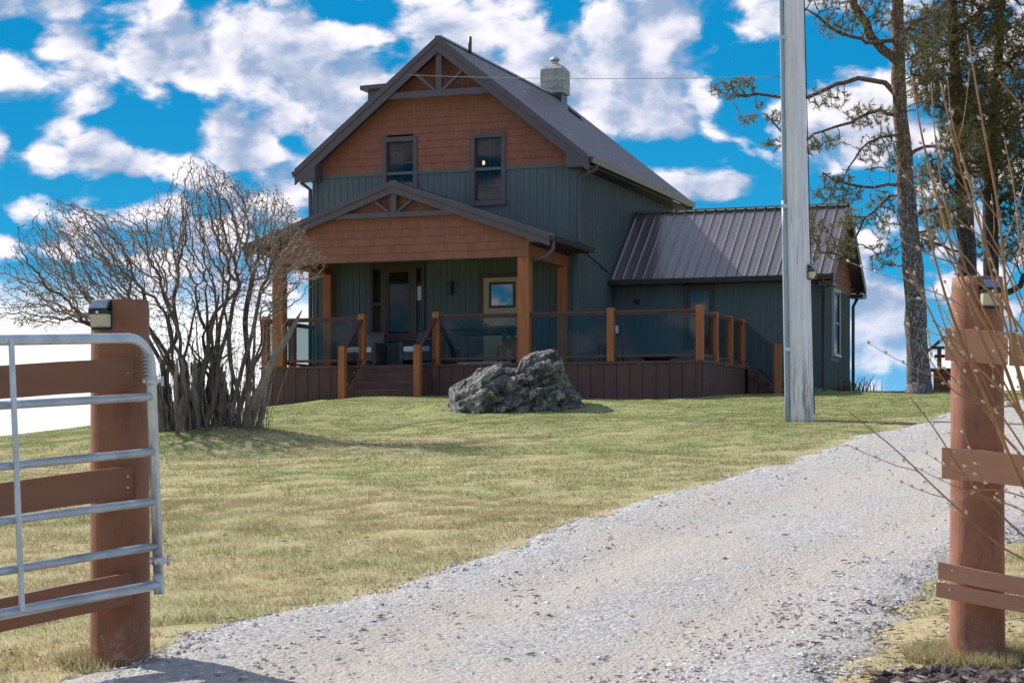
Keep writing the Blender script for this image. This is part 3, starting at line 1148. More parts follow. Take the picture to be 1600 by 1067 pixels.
rf = HB()
roof_slab(rf, RS, RZ, ER, SL, YF, YR, .06)
roof_slab(rf, RS, RZ, EL, SL, YF, YR, .06)
roof_ribs(rf, RS, RZ, ER, SL, YF, YR, .30, .042)
roof_ribs(rf, RS, RZ, EL, SL, YF, YR, .30, .042)
rf.beam((RS, YF - .01, RZ + .025), (RS, YR + .01, RZ + .025), .16, .04)
roof = rf.build('roof', M['roof'])
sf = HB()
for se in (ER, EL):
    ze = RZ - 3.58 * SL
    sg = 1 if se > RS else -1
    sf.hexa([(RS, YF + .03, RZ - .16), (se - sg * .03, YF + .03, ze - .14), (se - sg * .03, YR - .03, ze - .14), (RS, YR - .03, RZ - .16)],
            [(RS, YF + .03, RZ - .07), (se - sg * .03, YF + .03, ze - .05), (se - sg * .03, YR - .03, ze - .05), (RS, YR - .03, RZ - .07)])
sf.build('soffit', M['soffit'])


def rake(mb, s_r, z_r, s_e, slope, y0, th, z_off0, z_off1):
    z_e = z_r - abs(s_e - s_r) * slope
    mb.hexa([(s_r, y0, z_r + z_off1), (s_e, y0, z_e + z_off1), (s_e, y0 + th, z_e + z_off1), (s_r, y0 + th, z_r + z_off1)],
            [(s_r, y0, z_r + z_off0), (s_e, y0, z_e + z_off0), (s_e, y0 + th, z_e + z_off0), (s_r, y0 + th, z_r + z_off0)])


rk = HB()
for se in (ER + .02, EL - .02):
    rake(rk, RS, RZ, se, SL, YF - .045, .045, .035, -.12)
    rake(rk, RS, RZ, se, SL, YF - .020, .05, -.123, -.33)
for se in (ER + .01, EL - .01):
    rake(rk, RS, RZ, se, SL, YR, .04, .03, -.26)
# boxed eave returns
for se, sg in ((ER, -1), (EL, 1)):
    ze = RZ - 3.58 * SL
    a, b = sorted((se, se + sg * .50))
    top = (lambda s: RZ - abs(s - RS) * SL - .20)
    rk.hexa([(a, YF - .012, ze - .24), (b, YF - .012, ze - .24), (b, .0, ze - .24), (a, .0, ze - .24)],
            [(a, YF - .012, top(a)), (b, YF - .012, top(b)), (b, .0, top(b)), (a, .0, top(a))])
rk.build('rake_board', M['trim'])

# gutters on both eaves
ZE = RZ - 3.58 * SL
gt = HB()
gt.prism_y([(ER + .01, ZE - .02), (ER + .01, ZE - .15), (ER + .09, ZE - .15), (ER + .13, ZE - .02)], YF + .03, YR)
gt.prism_y([(EL - .13, ZE - .02), (EL - .09, ZE - .15), (EL - .01, ZE - .15), (EL - .01, ZE - .02)], YF + .03, YR)
gt.build('gutter', M['gutter'])
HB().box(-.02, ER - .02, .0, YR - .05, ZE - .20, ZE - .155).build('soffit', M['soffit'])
dn = HB()
dn.tube([(ER + .06, .02, ZE - .14), (ER + .06, .02, ZE - .24), (.07, -.08, ZE - .42), (.07, -.08, 4.86), (.10, -.20, 4.72)], .048, 8)
dn.build('downspout', M['trim'])
dn = HB()
dn.tube([(EL - .06, .02, ZE - .14), (EL - .06, .02, ZE - .24), (W0 - .07, -.06, ZE - .42), (W0 - .07, -.06, 1.1)], .048, 8)
dn.build('downspout', M['trim'])
dn = HB()
dn.tube([(ER + .06, 8.4, ZE - .14), (ER + .06, 8.4, ZE - .26), (.06, 8.3, ZE - .50), (.06, 8.3, 1.4)], .04, 8)
dn.build('downspout', M['gutter'])


def truss(cs, ys, zb, half, zt, dh, dspan, th=.09, bw=.15):
    t = HB()
    t.box(cs - half, cs + half, ys, ys + th, zb - bw / 2, zb + bw / 2)
    t.box(cs - .07, cs + .07, ys + .004, ys + th - .004, zb + bw / 2, zt)
    for sg in (-1, 1):
        t.beam((cs + sg * .10, ys + th / 2, zb + bw / 2), (cs + sg * dspan, ys + th / 2, dh), th - .02, .11, up=(0, 1, 0))
    return t.build('gable_truss', M['trim'])


truss(RS, YF + .04, 8.24, 1.36, 9.24, 8.90, .78)

# dormer on the far (left) slope
dm = HB()
dm.box(-6.0, -4.4, 2.0, 4.6, 7.0, 8.86)
dm.build('dormer', M['trim'])
dr = HB()
dr.hexa([(-6.15, 1.85, 8.86), (-3.7, 1.85, 8.92), (-3.7, 4.75, 8.92), (-6.15, 4.75, 8.86)],
        [(-6.15, 1.85, 8.96), (-3.7, 1.85, 9.02), (-3.7, 4.75, 9.02), (-6.15, 4.75, 8.96)])
dr.build('dormer_roof', M['trim'])

# chimney at the rear of the ridge
ch = HB()
cz0 = 9.02
ch.box(-3.52, -2.88, 7.7, 8.32, 9.58, 10.22)
ch.hexa([(-3.52, 7.7, 10.22), (-2.88, 7.7, 10.22), (-2.88, 8.32, 10.22), (-3.52, 8.32, 10.22)],
        [(-3.40, 7.82, 10.36), (-3.0, 7.82, 10.36), (-3.0, 8.20, 10.36), (-3.40, 8.20, 10.36)])
chim = ch.build('chimney', M['chimney'], bevel=.02)
HB().box(-3.44, -2.94, 7.76, 8.26, 9.05, 9.58).build('flashing', M['gutter'], chim)
cp = HB()
cp.tube([(-3.2, 8.0, 10.35), (-3.2, 8.0, 10.50)], .10, 12)
cp.tube([(-3.2, 8.0, 10.49), (-3.2, 8.0, 10.52), (-3.2, 8.0, 10.60)], [.15, .15, .05], 12)
cp.build('chimney_cap', M['steel'], chim)
HB().hexa([(-2.50, 7.0, 8.92), (-2.15, 7.0, 8.64), (-2.15, 7.3, 8.64), (-2.50, 7.3, 8.92)], [(-2.50, 7.0, 9.06), (-2.15, 7.0, 8.78), (-2.15, 7.3, 8.78), (-2.50, 7.3, 9.06)]).build('roof_vent', M['gutter'])
HB().tube([(-3.12, 1.42, 9.35), (-3.12, 1.42, 9.86)], .045, 10).build('vent_pipe', M['gutter'])


# windows ------------------------------------------------------------
def window(s0, s1, z0, z1, y=0.0, trim=.10, m='trim', cols=2, rows=2, meet=True, grille=True, deep=True, side=False, sash='dark_trim', lab=None):
    def B(mb, a, b, c, d, e, f):      # map facade coords to the wall's own direction
        if side:
            mb.box(y - d, y - c, a, b, e, f)
        else:
            mb.box(a, b, y + c, y + d, e, f)
        return mb
    fr = HB()
    p = .055
    B(fr, s0 - trim, s1 + trim, -p, .02, z1, z1 + trim * 1.1)
    B(fr, s0 - trim - .02, s1 + trim + .02, -p - .02, .02, z0 - trim * 1.1, z0)
    B(fr, s0 - trim, s0, -p, .02, z0, z1)
    B(fr, s1, s1 + trim, -p, .02, z0, z1)
    win = fr.build('window', M[m])
    if lab: win['label'] = lab
    sa = HB()
    yo = .05 if deep else -.03
    q = .042
    B(sa, s0, s0 + q, yo, yo + .04, z0, z1); B(sa, s1 - q, s1, yo, yo + .04, z0, z1)
    B(sa, s0 + q, s1 - q, yo, yo + .04, z0, z0 + q); B(sa, s0 + q, s1 - q, yo, yo + .04, z1 - q, z1)
    zm = (z0 + z1) / 2
    if meet: B(sa, s0 + q, s1 - q, yo - .008, yo + .036, zm - .028, zm + .028)
    sa.build('sash', M[sash], win)
    if grille:
        gr = HB()
        n = cols
        for i in range(1, n):
            x = s0 + q + (s1 - s0 - 2 * q) * i / n
            B(gr, x - .006, x + .006, yo + .021, yo + .029, z0 + q, z1 - q)
        for k in range(2 * rows):
            zz = z0 + (z1 - z0) * (k + .5 * 1) / (2 * rows) if False else z0 + (z1 - z0) * k / (2 * rows)
            if k and k != rows: B(gr, s0 + q, s1 - q, yo + .0195, yo + .0275, zz - .006, zz + .006)
        gr.build('grille', M['sash_grey'], win)
    pn = HB()
    B(pn, s0 + q, s1 - q, yo + .012, yo + .017, z0 + q, z1 - q)
    pn.build('pane', M['pane'], win)
    return win


M['sash_grey'] = mat('grey_grille', (0.10, 0.10, 0.115), 0.5, var=.1)
window(*WINS['L'][:2], WINS['L'][2], WINS['L'][3], grille=True)
window(*WINS['R'][:2], WINS['R'][2], WINS['R'][3], grille=True)
# upstairs room behind the two windows
rm = HB()
rm.box(-5.2, -1.3, 2.4, 2.45, 5.0, 7.66)
rm.box(-5.2, -1.3, .2, 2.4, 7.62, 7.66)
rm.box(-3.25, -3.2, .2, 2.4, 5.0, 7.6)
rm.box(-5.2, -5.15, .2, 2.4, 5.0, 7.6)
rm.box(-1.35, -1.3, .2, 2.4, 5.0, 7.6)
rm.build('upstairs_room', M['room'])
lm = HB()
lm.tube([(-2.73, 1.3, 6.80), (-2.73, 1.3, 6.82), (-2.73, 1.3, 6.88), (-2.73, 1.3, 6.90)], [.015, .032, .032, .015], 10)
0 and lm.tube([(-2.64, 1.3, 6.86), (-2.64, 1.3, 6.88), (-2.64, 1.3, 6.92), (-2.64, 1.3, 6.94)], [.01, .03, .03, .01], 10)
lm.build('ceiling_lamp', M['bulb'])

# --- ground floor front: bay of one wide sash between two narrow ones, lamp, door
win = HB()
win.box(-5.06, -3.68, -.06, .0, 4.30, 4.42); win.box(-5.08, -3.66, -.08, .0, 2.62, 2.72)
for a, b in ((-5.06, -4.98), (-4.78, -4.64), (-4.02, -3.88), (-3.76, -3.68)):
    win.box(a, b, -.055, .0, 2.72, 4.30)
pw = win.build('window', M['dark_trim'])
sa = HB()
sa.box(-4.98, -4.78, -.035, -.005, 3.46, 3.53); sa.box(-3.88, -3.76, -.035, -.005, 3.46, 3.53)
sa.box(-4.64, -4.58, -.045, -.005, 2.72, 4.30); sa.box(-4.08, -4.02, -.045, -.005, 2.72, 4.30)
sa.box(-4.58, -4.08, -.045, -.005, 2.72, 2.80); sa.box(-4.58, -4.08, -.045, -.005, 4.22, 4.30)
sa.build('sash', M['rail'], pw)
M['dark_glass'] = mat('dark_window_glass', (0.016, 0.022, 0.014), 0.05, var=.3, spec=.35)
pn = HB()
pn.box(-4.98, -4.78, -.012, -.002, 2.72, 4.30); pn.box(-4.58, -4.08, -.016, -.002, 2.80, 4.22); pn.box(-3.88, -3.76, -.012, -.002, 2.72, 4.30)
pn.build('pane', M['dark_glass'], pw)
# pale blind in the right sidelight
M['blind'] = mat('pale_blind', (0.62, 0.68, 0.80), .6, var=.05)
HB().box(-3.875, -3.765, -.020, -.014, 3.56, 3.88).build('blind', M['blind'], pw)

sl = HB()
sl.box(-3.08, -2.98, -.05, .0, 3.66, 3.98); sl.box(-3.09, -2.97, -.16, -.05, 3.90, 3.95); sl.box(-3.07, -2.99, -.14, -.05, 3.68, 3.90)
sl.build('porch_light', M['black'])

dfr = HB()
dfr.box(-2.36, -2.24, -.05, 0, 1.94, 4.12); dfr.box(-1.36, -1.24, -.05, 0, 1.94, 4.12); dfr.box(-2.24, -1.36, -.05, 0, 4.02, 4.12)
dfr.build('door_frame', M['dark_trim'])
dd = HB()
dd.box(-2.24, -2.05, -.030, 0, 1.96, 4.02); dd.box(-1.50, -1.36, -.030, 0, 1.96, 4.02)
dd.box(-2.05, -1.50, -.030, 0, 3.88, 4.02); dd.box(-2.05, -1.50, -.030, 0, 1.96, 3.38)
door = dd.build('door', M['door'])
HB().box(-2.10, -1.46, -.055, -.030, 3.33, 3.39).box(-2.10, -1.46, -.055, -.030, 3.86, 3.92).box(-2.10, -2.04, -.054, -.030, 3.39, 3.86).box(-1.52, -1.46, -.054, -.030, 3.39, 3.86).build('door_window_frame', M['rail'], door)
M['mirror_pane'] = mat_glass('door_glass', (0.25, 0.28, 0.30), 0.32)
HB().box(-2.04, -1.52, -.045, -.040, 3.39, 3.86).build('door_pane', M['mirror_pane'], door)
HB().tube([(-2.17, -.03, 2.95), (-2.17, -.09, 2.95)], .03, 8).build('door_handle', M['black'], door)

# --- porch roof
PS, PZ, PSL = -3.23, 5.88, .352
PF = -2.98
PEL, PER = PS - 3.56, PS + 3.56
rf = HB()
roof_slab(rf, PS, PZ, PER, PSL, PF, -.02, .05)
roof_slab(rf, PS, PZ, PEL, PSL, PF, -.02, .05)
roof_ribs(rf, PS, PZ, PER, PSL, PF, -.02)
roof_ribs(rf, PS, PZ, PEL, PSL, PF, -.02)
rf.beam((PS, PF, PZ + .02), (PS, -.04, PZ + .02), .15, .035)
proof = rf.build('porch_roof', M['roof'])
rk = HB()
for se in (PER + .02, PEL - .02):
    rake(rk, PS, PZ, se, PSL, PF - .045, .045, .03, -.09)
    rake(rk, PS, PZ, se, PSL, PF - .020, .05, -.093, -.235)
PZE = PZ - 3.56 * PSL
ptop = lambda s: PZ - abs(s - PS) * PSL - .16
for a, b in ((PER - .48, PER), (PEL, PEL + .48)):
    rk.hexa([(a, PF - .012, PZE - .14), (b, PF - .012, PZE - .14), (b, PF + .25, PZE - .14), (a, PF + .25, PZE - .14)],
            [(a, PF - .012, ptop(a)), (b, PF - .012, ptop(b)), (b, PF + .25, ptop(b)), (a, PF + .25, ptop(a))])
rk.build('porch_rake_board', M['trim'])
hb = HB()
hb.box(-6.45, -.05, -2.60, -.02, 4.47, 4.50)
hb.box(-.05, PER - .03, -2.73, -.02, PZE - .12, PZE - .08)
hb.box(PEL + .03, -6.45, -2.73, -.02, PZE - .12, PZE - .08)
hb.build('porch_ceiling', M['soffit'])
gt = HB()
gt.prism_y([(PER + .01, PZE - .01), (PER + .01, PZE - .12), (PER + .08, PZE - .12), (PER + .12, PZE - .01)], PF + .02, -.05)
gt.prism_y([(PEL - .12, PZE - .01), (PEL - .08, PZE - .12), (PEL - .01, PZE - .12), (PEL - .01, PZE - .01)], PF + .02, -.05)
gt.build('porch_gutter', M['gutter'])
dn = HB()
dn.tube([(PER + .05, -2.85, PZE - .1), (PER + .05, -2.85, PZE - .30), (PER - .10, -2.80, PZE - .44), (-.13, -2.68, PZE - .50)], .045, 8)
dn.build('porch_downspout', M['trim'])
hb = HB()
gable_rows(hb, PS, PZ - .12, 4.20, PZ - .15, .172, [], -2.80, .14, lo=-6.27, hi=-.18, slope=PSL)
hb.build('porch_gable_shingles', M['shingle'])
truss(PS, PF + .02, 5.185, 1.44, 5.66, 5.48, .42, th=.07, bw=.11)
bm_ = HB()
bm_.box(-.40, -.19, -2.65, -.02, 4.20, 4.46); bm_.box(-6.26, -6.05, -2.65, -.02, 4.20, 4.46)
bm_.build('porch_side_beam', M['beam'])
for (a, y) in ((-6.22, -2.78), (-.445, -2.78)):
    HB().box(a, a + .26, y, y + .24, 1.94, 4.20).build('porch_column', M['column'], bevel=.008)
for a in (-6.16, -.40):
    HB().box(a, a + .20, -.26, -.06, 1.94, 4.20).build('porch_column', M['column'], bevel=.008)

# --- deck
DZT = 1.945
dk = HB()
dk.box(-6.56, 3.62, -2.74, -.02, DZT - .045, DZT)
dk.box(.035, 3.62, -.02, 2.70, DZT - .045, DZT)
dk.build('deck', M['tread'])
sk = HB()
s = -6.52
while s < 3.58:
    e = min(s + .285, 3.58)
    if not (-4.0 < (s + e) / 2 < -2.42):
        sk.box(s, e - .012, -2.715, -2.69, .6, DZT - .047)
    s += .285
y = -2.69
while y < 1.05:
    e = min(y + .285, 1.05)
    sk.box(3.575, 3.60, y, e - .012, .8, DZT - .047)
    y += .285
y = -2.69
while y < 0:
    sk.box(-6.54, -6.515, y, y + .273, .4, DZT - .047)
    y += .285
sk.build('deck_skirt', M['skirt'])
HB().box(-6.50, 3.56, -2.66, -2.64, .6, DZT - .05).box(3.53, 3.55, -2.64, 2.6, .8, DZT - .05).box(-6.50, -6.48, -2.64, 0, .4, DZT - .05).build('skirt_gap_shade', M['black'])  # added black sheets behind the skirt, standing in for shade between its boards


def rail_post(x, y, z0, z1, wd=.15):
    p = HB().box(x - wd / 2, x + wd / 2, y - wd / 2, y + wd / 2, z0, z1)
    return p.build('railing_post', M['column'], bevel=.01)


Yd = -2.65
ztop = 3.075
for x in (-6.44, -4.095, -2.345, 1.60, 3.515):
    rail_post(x, Yd, DZT, ztop)
for y in (-1.40, -.08, 1.10):
    rail_post(3.515, y, DZT, ztop - .05)
for y in (-1.29,):
    rail_post(-6.44, y, DZT, ztop)


def rail_run(p, q, axis='x', zt=2.985, zb=2.065):
    """level bay: top rail, bottom rail, glass between two posts"""
    r = HB()
    if axis == 'x':
        r.box(p[0], q[0], p[1] - .045, p[1] + .045, zt - .02, zt + .03)
        r.box(p[0], q[0], p[1] - .022, p[1] + .022, zt - .06, zt - .022)
        r.box(p[0], q[0], p[1] - .025, p[1] + .025, zb - .03, zb + .025)
        gl = HB().box(p[0] + .02, q[0] - .02, p[1] - .004, p[1] + .004, zb + .026, zt - .061)
    else:
        r.box(p[0] - .045, p[0] + .045, p[1], q[1], zt - .02, zt + .03)
        r.box(p[0] - .022, p[0] + .022, p[1], q[1], zt - .06, zt - .022)
        r.box(p[0] - .025, p[0] + .025, p[1], q[1], zb - .03, zb + .025)
        gl = HB().box(p[0] - .004, p[0] + .004, p[1] + .02, q[1] - .02, zb + .026, zt - .061)
    ro = r.build('railing', M['rail'])
    gl.build('glass_panel', M['glass'], ro)


w2 = .076
for a, b in ((-6.44 + w2, -6.221), (-5.959, -4.095 - w2), (-2.345 + w2, -.446), (-.184, 1.60 - w2), (1.60 + w2, 3.515 - w2)):
    rail_run((a, Yd), (b, Yd))
for a, b in ((Yd + w2, -1.40 - w2), (-1.40 + w2, -.08 - w2), (-.08 + w2, 1.10 - w2)):
    rail_run((3.515, a), (3.515, b), 'y', zt=2.955)
for a, b in ((Yd + w2, -1.29 - w2), (-1.29 + w2, -.12)):
    rail_run((-6.44, a), (-6.44, b), 'y')

# front stairs
gs = .98
st = HB()
nst = 5
rise = (DZT - 1.03) / nst
tr = HB()
for i in range(1, nst):
    zt = DZT - rise * i
    y1 = -2.72 - (i - 1) * .265
    tr.box(-3.985, -2.435, y1 - .285, y1, zt - .032, zt)
    st.box(-3.985, -2.435, y1 - .022, y1 - .002, zt + .0, zt + rise - .033)
    st.box(-3.985, -3.96, y1 - .265, y1, .8, zt - .033)
    st.box(-2.46, -2.435, y1 - .265, y1, .8, zt - .033)
st.box(-3.985, -2.435, -2.72 - (nst - 1) * .265 - .02, -2.72 - (nst - 1) * .265, .75, DZT - rise * (nst - 1) - .033)
stair = st.build('stairs', M['skirt'])
tr.build('tread', M['tread'], stair)
for x in (-4.07, -2.335):
    rail_post(x, -3.74, .85, 2.32)


def slope_rail(p, q, drop=.88):
    r = HB()
    r.beam(p, q, .085, .05)
    d = Vector((0, 0, -drop))
    r.beam(Vector(p) + d, Vector(q) + d, .045, .05)
    ro = r.build('stair_railing', M['rail'])
    P, Q = Vector(p), Vector(q)
    n = (Q - P).cross(Vector((0, 0, 1))).normalized() * .004
    u0, u1 = Vector((0, 0, -.03)), Vector((0, 0, -drop + .03))
    g_ = HB()
    g_.hexa([P + u1 - n, Q + u1 - n, Q + u1 + n, P + u1 + n], [P + u0 - n, Q + u0 - n, Q + u0 + n, P + u0 + n])
    g_.build('glass_panel', M['glass'], ro)


slope_rail((-4.085, Yd - .08, 2.93), (-4.07, -3.66, 2.24))
slope_rail((-2.345, Yd - .08, 2.93), (-2.335, -3.66, 2.24))

# side stairs to the right of the deck
st = HB(); tr = HB()
for i in range(1, 4):
    zt = DZT - .17 * i
    x0 = 3.62 + (i - 1) * .24
    tr.box(x0, x0 + .26, 1.18, 2.55, zt - .03, zt)
    st.box(x0 + .002, x0 + .02, 1.18, 2.55, zt, zt + .139)
    st.box(x0 + .02, x0 + .24, 1.20, 1.22, 1.0, zt - .031)
stair = st.build('stairs', M['skirt'])
tr.build('tread', M['tread'], stair)
rail_post(4.33, 1.13, 1.1, 2.46)
slope_rail((3.60, 1.10, 2.93), (4.26, 1.12, 2.38), .85)

# --- side wing
wg = HB()
GY0, GY1 = 2.75, 6.25
wz = 3.97
wg.box(.02, 4.86, GY0, GY0 + .14, 1.55, wz)
wg.box(4.86, 5.0, GY0, GY1, 1.55, 3.90)
wg.box(.02, 4.86, GY1 - .14, GY1, 1.55, wz)
battens(wg, 'x', .08, 4.96, 1.55, wz, GY0, skip=[(1.68, 2.50, 2.4, 4.0)])
battens(wg, 'y', GY0 + .05, GY1 - .05, 1.55, 3.86, 5.0, skip=[(3.86, 4.86, 2.2, 3.95)])
wg.box(4.93, 5.03, GY0 - .03, GY0 + .06, 1.55, wz)
wg.build('wing_wall', M['teal'])
HB().box(.02, 4.96, GY0 + .02, GY1 - .04, .9, 1.548).build('foundation', M['concrete'])
HB().box(5.0, 5.03, GY0 - .02, GY1 + .02, 3.865, 3.925).build('wing_belt_trim', M['sash_white'] if 'sash_white' in M else M['teal'])
WR, WZ, WSL = 4.50, 5.90, .84


def wing_gable(x0, x1, m):
    g_ = HB()
    z = 3.926
    un = WZ - .15
    while z < un - .02:
        zt = min(z + .172, un - .02)
        h0, h1 = (un - z) / WSL, (un - zt) / WSL
        a0, b0 = max(GY0, WR - h0), min(GY1, WR + h0)
        a1, b1 = max(GY0, WR - h1), min(GY1, WR + h1)
        g_.hexa([(x0, a0, z), (x1 + .018, a0, z), (x1 + .018, b0, z), (x0, b0, z)], [(x0, a1, zt), (x1, a1, zt), (x1, b1, zt), (x0, b1, zt)])
        z = zt
    g_.build('wing_gable_shingles', m)


wing_gable(4.88, 5.012, M['shingle'])
XE = 5.30
wr = HB()
for ye in (2.36, 6.64):
    ze = WZ - abs(ye - WR) * WSL
    wr.hexa([(.04, WR, WZ - .05), (.04, ye, ze - .05), (XE, ye, ze - .05), (XE, WR, WZ - .05)],
            [(.04, WR, WZ), (.04, ye, ze), (XE, ye, ze), (XE, WR, WZ)])
    nrib = 21
    for i in range(nrib + 1):
        x = .06 + (XE - .12) * i / nrib
        wr.hexa([(x, WR, WZ - .003), (x, ye, ze - .003), (x + .068, ye, ze - .003), (x + .068, WR, WZ - .003)],
                [(x + .024, WR, WZ + .030), (x + .024, ye, ze + .030), (x + .044, ye, ze + .030), (x + .044, WR, WZ + .030)])
        if i < nrib:
            for k in (1, 2):
                xx = x + .245 * k / 3
                wr.hexa([(xx, WR, WZ - .003), (xx, ye, ze - .003), (xx + .02, ye, ze - .003), (xx + .02, WR, WZ - .003)],
                        [(xx + .006, WR, WZ + .007), (xx + .006, ye, ze + .007), (xx + .014, ye, ze + .007), (xx + .014, WR, WZ + .007)])
wr.beam((.04, WR, WZ + .03), (XE + .01, WR, WZ + .03), .16, .035)
wr.build('wing_roof', M['roof'])
wt = HB()
for ye in (2.34, 6.66):
    ze = WZ - abs(ye - WR) * WSL
    wt.hexa([(XE, WR, WZ - .24), (XE, ye, ze - .22), (XE + .04, ye, ze - .22), (XE + .04, WR, WZ - .24)],
            [(XE, WR, WZ + .03), (XE, ye, ze + .03), (XE + .04, ye, ze + .03), (XE + .04, WR, WZ + .03)])
wt.box(5.0, XE + .03, 2.30, 2.78, ze - .26, ze - .16)
wt.box(5.0, XE + .03, 6.22, 6.70, ze - .26, ze - .16)
wt.build('wing_rake_board', M['dark_trim'])
HB().beam((XE - .04, 3.55, 4.75), (XE - .04, 5.45, 4.75), .05, .09).beam((5.02, 4.5, 4.7), (XE - .05, 4.5, 5.3), .07, .07).build('wing_truss', M['trim'])
ws = HB()
ws.box(.02, XE - .02, 2.38, 2.76, 3.97, 3.99)
ws.box(.02, XE - .02, 6.24, 6.62, 3.97, 3.99)
ws.build('wing_soffit', M['soffit'])
gt = HB()
ze = WZ - (WR - 2.36) * WSL
gt.prism_x([(2.345, ze - .015), (2.36, ze - .13), (2.26, ze - .13), (2.23, ze - .015)][::-1], .04, XE)
gt.prism_x([(6.655, ze - .015), (6.655, ze - .13), (6.74, ze - .13), (6.77, ze - .015)], .04, XE)
gt.build('wing_gutter', M['gutter'])
HB().tube([(5.12, 2.30, ze - .12), (5.12, 2.34, ze - .25), (5.06, 2.68, ze - .50), (5.06, 2.68, 1.50), (5.14, 2.50, 1.42)], .042, 8).build('wing_downspout', M['gutter'])
HB().tube([(5.12, 6.70, ze - .12), (5.12, 6.66, ze - .25), (5.07, 6.33, ze - .48), (5.07, 6.33, 1.50)], .042, 8).build('wing_downspout', M['gutter'])
window(1.84, 2.38, 2.62, 3.86, y=GY0, trim=.09, m='dark_trim', grille=False, deep=False)
M['sash_white'] = mat('pale_trim', (0.50, 0.52, 0.55), .5, var=.06)
window(4.0, 4.72, 2.36, 3.84, y=5.0, trim=.05, m='sash_white', grille=False, deep=False, side=True)
HB().box(.55, .66, GY0 - .06, GY0, 3.55, 3.66).build('wall_camera', M['black'])
HB().tube([(.03, .35, 4.62), (.03, 2.3, 4.28)], .014, 6).build('flashing_strip', M['gutter'])


# --- porch furniture -------------------------------------------------
def hpos(x, y, z):
    c, s_ = math.cos(HROT), math.sin(HROT)
    return (HX + x * c - y * s_, HY + x * s_ + y * c, z)


def armchair(x, y, label, lift=0.0):
    e = empty('wicker_armchair', hpos(x, y, DZT + .002), HROT, label=label, cat='chair', group='grey wicker armchairs on the porch')
    MB().box(-.34, .34, -.34, .30, .16, .34).build('seat', M['wicker'], e, bevel=.02)
    b = MB().hexa([(-.36, .26, .16), (.36, .26, .16), (.36, .38, .16), (-.36, .38, .16)],
                  [(-.30, .42, .86), (.30, .42, .86), (.30, .50, .86), (-.30, .50, .86)])
    b.build('backrest', M['wicker'], e, bevel=.03)
    for sx in (-1, 1):
        a0, a1 = sorted((sx * .34, sx * .42))
        MB().box(a0, a1, -.36, .36, .10, .58).build('armrest', M['wicker'], e, bevel=.02)
        for yy in (-.30, .30):
            MB().box(min(sx * .33, sx * .39), max(sx * .33, sx * .39), yy - .03, yy + .03, 0, .12).build('leg', M['black'], e)
    MB().box(-.32, .32, -.38, .24, .345, .47).build('cushion', M['cushion'], e, bevel=.03)
    return e


armchair(-4.72, -1.1, 'grey wicker armchair with white seat cushion, left of the front steps')
armchair(-3.30, -1.1, 'grey wicker armchair with white seat cushion, right one behind the step rails')

tb = empty('patio_table', hpos(-1.72, -1.3, DZT + .002), HROT, label='large dark patio table behind the porch railing glass, near the front door', cat='table')
MB().box(-.82, .80, -.45, .45, .80, .86).build('tabletop', M['dark_table'], tb, bevel=.01)
MB().box(-.62, .62, -.32, .32, .70, .80).build('apron', M['dark_table'], tb)
for sx in (-.55, .55):
    for sy in (-.28, .28):
        MB().box(sx - .04, sx + .04, sy - .04, sy + .04, .0, .70).build('leg', M['dark_table'], tb)
MB().box(-.50, .62, -.40, .0, .0, .085).build('base_slab', M['pale_stone'], tb)

dc = empty('dining_chair', hpos(-1.36, -.72, DZT + .002), HROT, label='brown dining chair with white top edge, tucked under the dark patio table', cat='chair')
MB().box(-.22, .22, -.2, .22, .42, .48).build('seat', M['well'], dc)
MB().box(-.21, .21, .17, .22, .48, .66).build('backrest', M['well'], dc)
MB().box(-.24, .24, .15, .24, .662, .72).build('head_cushion', M['cushion'], dc, bevel=.01)
for sx in (-.2, .2):
    for sy in (-.17, .19):
        MB().box(sx - .02, sx + .02, sy - .02, sy + .02, 0, .42).build('leg', M['well'], dc)

rc = empty('highback_chair', hpos(.22, .9 - .9, DZT + .002), HROT, label='dark high-back patio chair with white pillow, beside the right porch column', cat='chair')
rc.location = hpos(1.25, -1.5, DZT + .002)
MB().box(-.24, .24, -.24, .22, .38, .46).build('seat', M['dark_table'], rc, bevel=.01)
MB().hexa([(-.20, .18, .46), (.20, .18, .46), (.20, .23, .46), (-.20, .23, .46)], [(-.17, .28, 1.02), (.17, .28, 1.02), (.17, .33, 1.02), (-.17, .33, 1.02)]).build('backrest', M['dark_table'], rc, bevel=.02)
MB().hexa([(-.02, .10, .66), (.12, .10, .66), (.12, .19, .66), (-.02, .19, .66)], [(0, .14, .84), (.10, .14, .84), (.10, .25, .84), (0, .25, .84)]).build('pillow', M['cushion'], rc, bevel=.03)
for sx in (-.21, .21):
    for sy in (-.2, .2):
        MB().box(sx - .02, sx + .02, sy - .02, sy + .02, 0, .38).build('leg', M['dark_table'], rc)

ft = empty('fire_pit', hpos(2.2, -1.2, DZT + .002), HROT, label='low round dark fire pit on the deck behind the right glass panel', cat='fire pit')
MB().tube([(0, 0, .14), (0, 0, .165), (0, 0, .19)], [.40, .50, .50], 28).build('rim', M['dark_table'], ft)
MB().tube([(0, 0, .04), (0, 0, .15)], [.22, .36], 24).build('bowl', M['dark_table'], ft)
for k in range(3):
    a = k * 2.094
    MB().box(math.cos(a) * .24 - .02, math.cos(a) * .24 + .02, math.sin(a) * .24 - .02, math.sin(a) * .24 + .02, 0, .10).build('leg', M['dark_table'], ft)


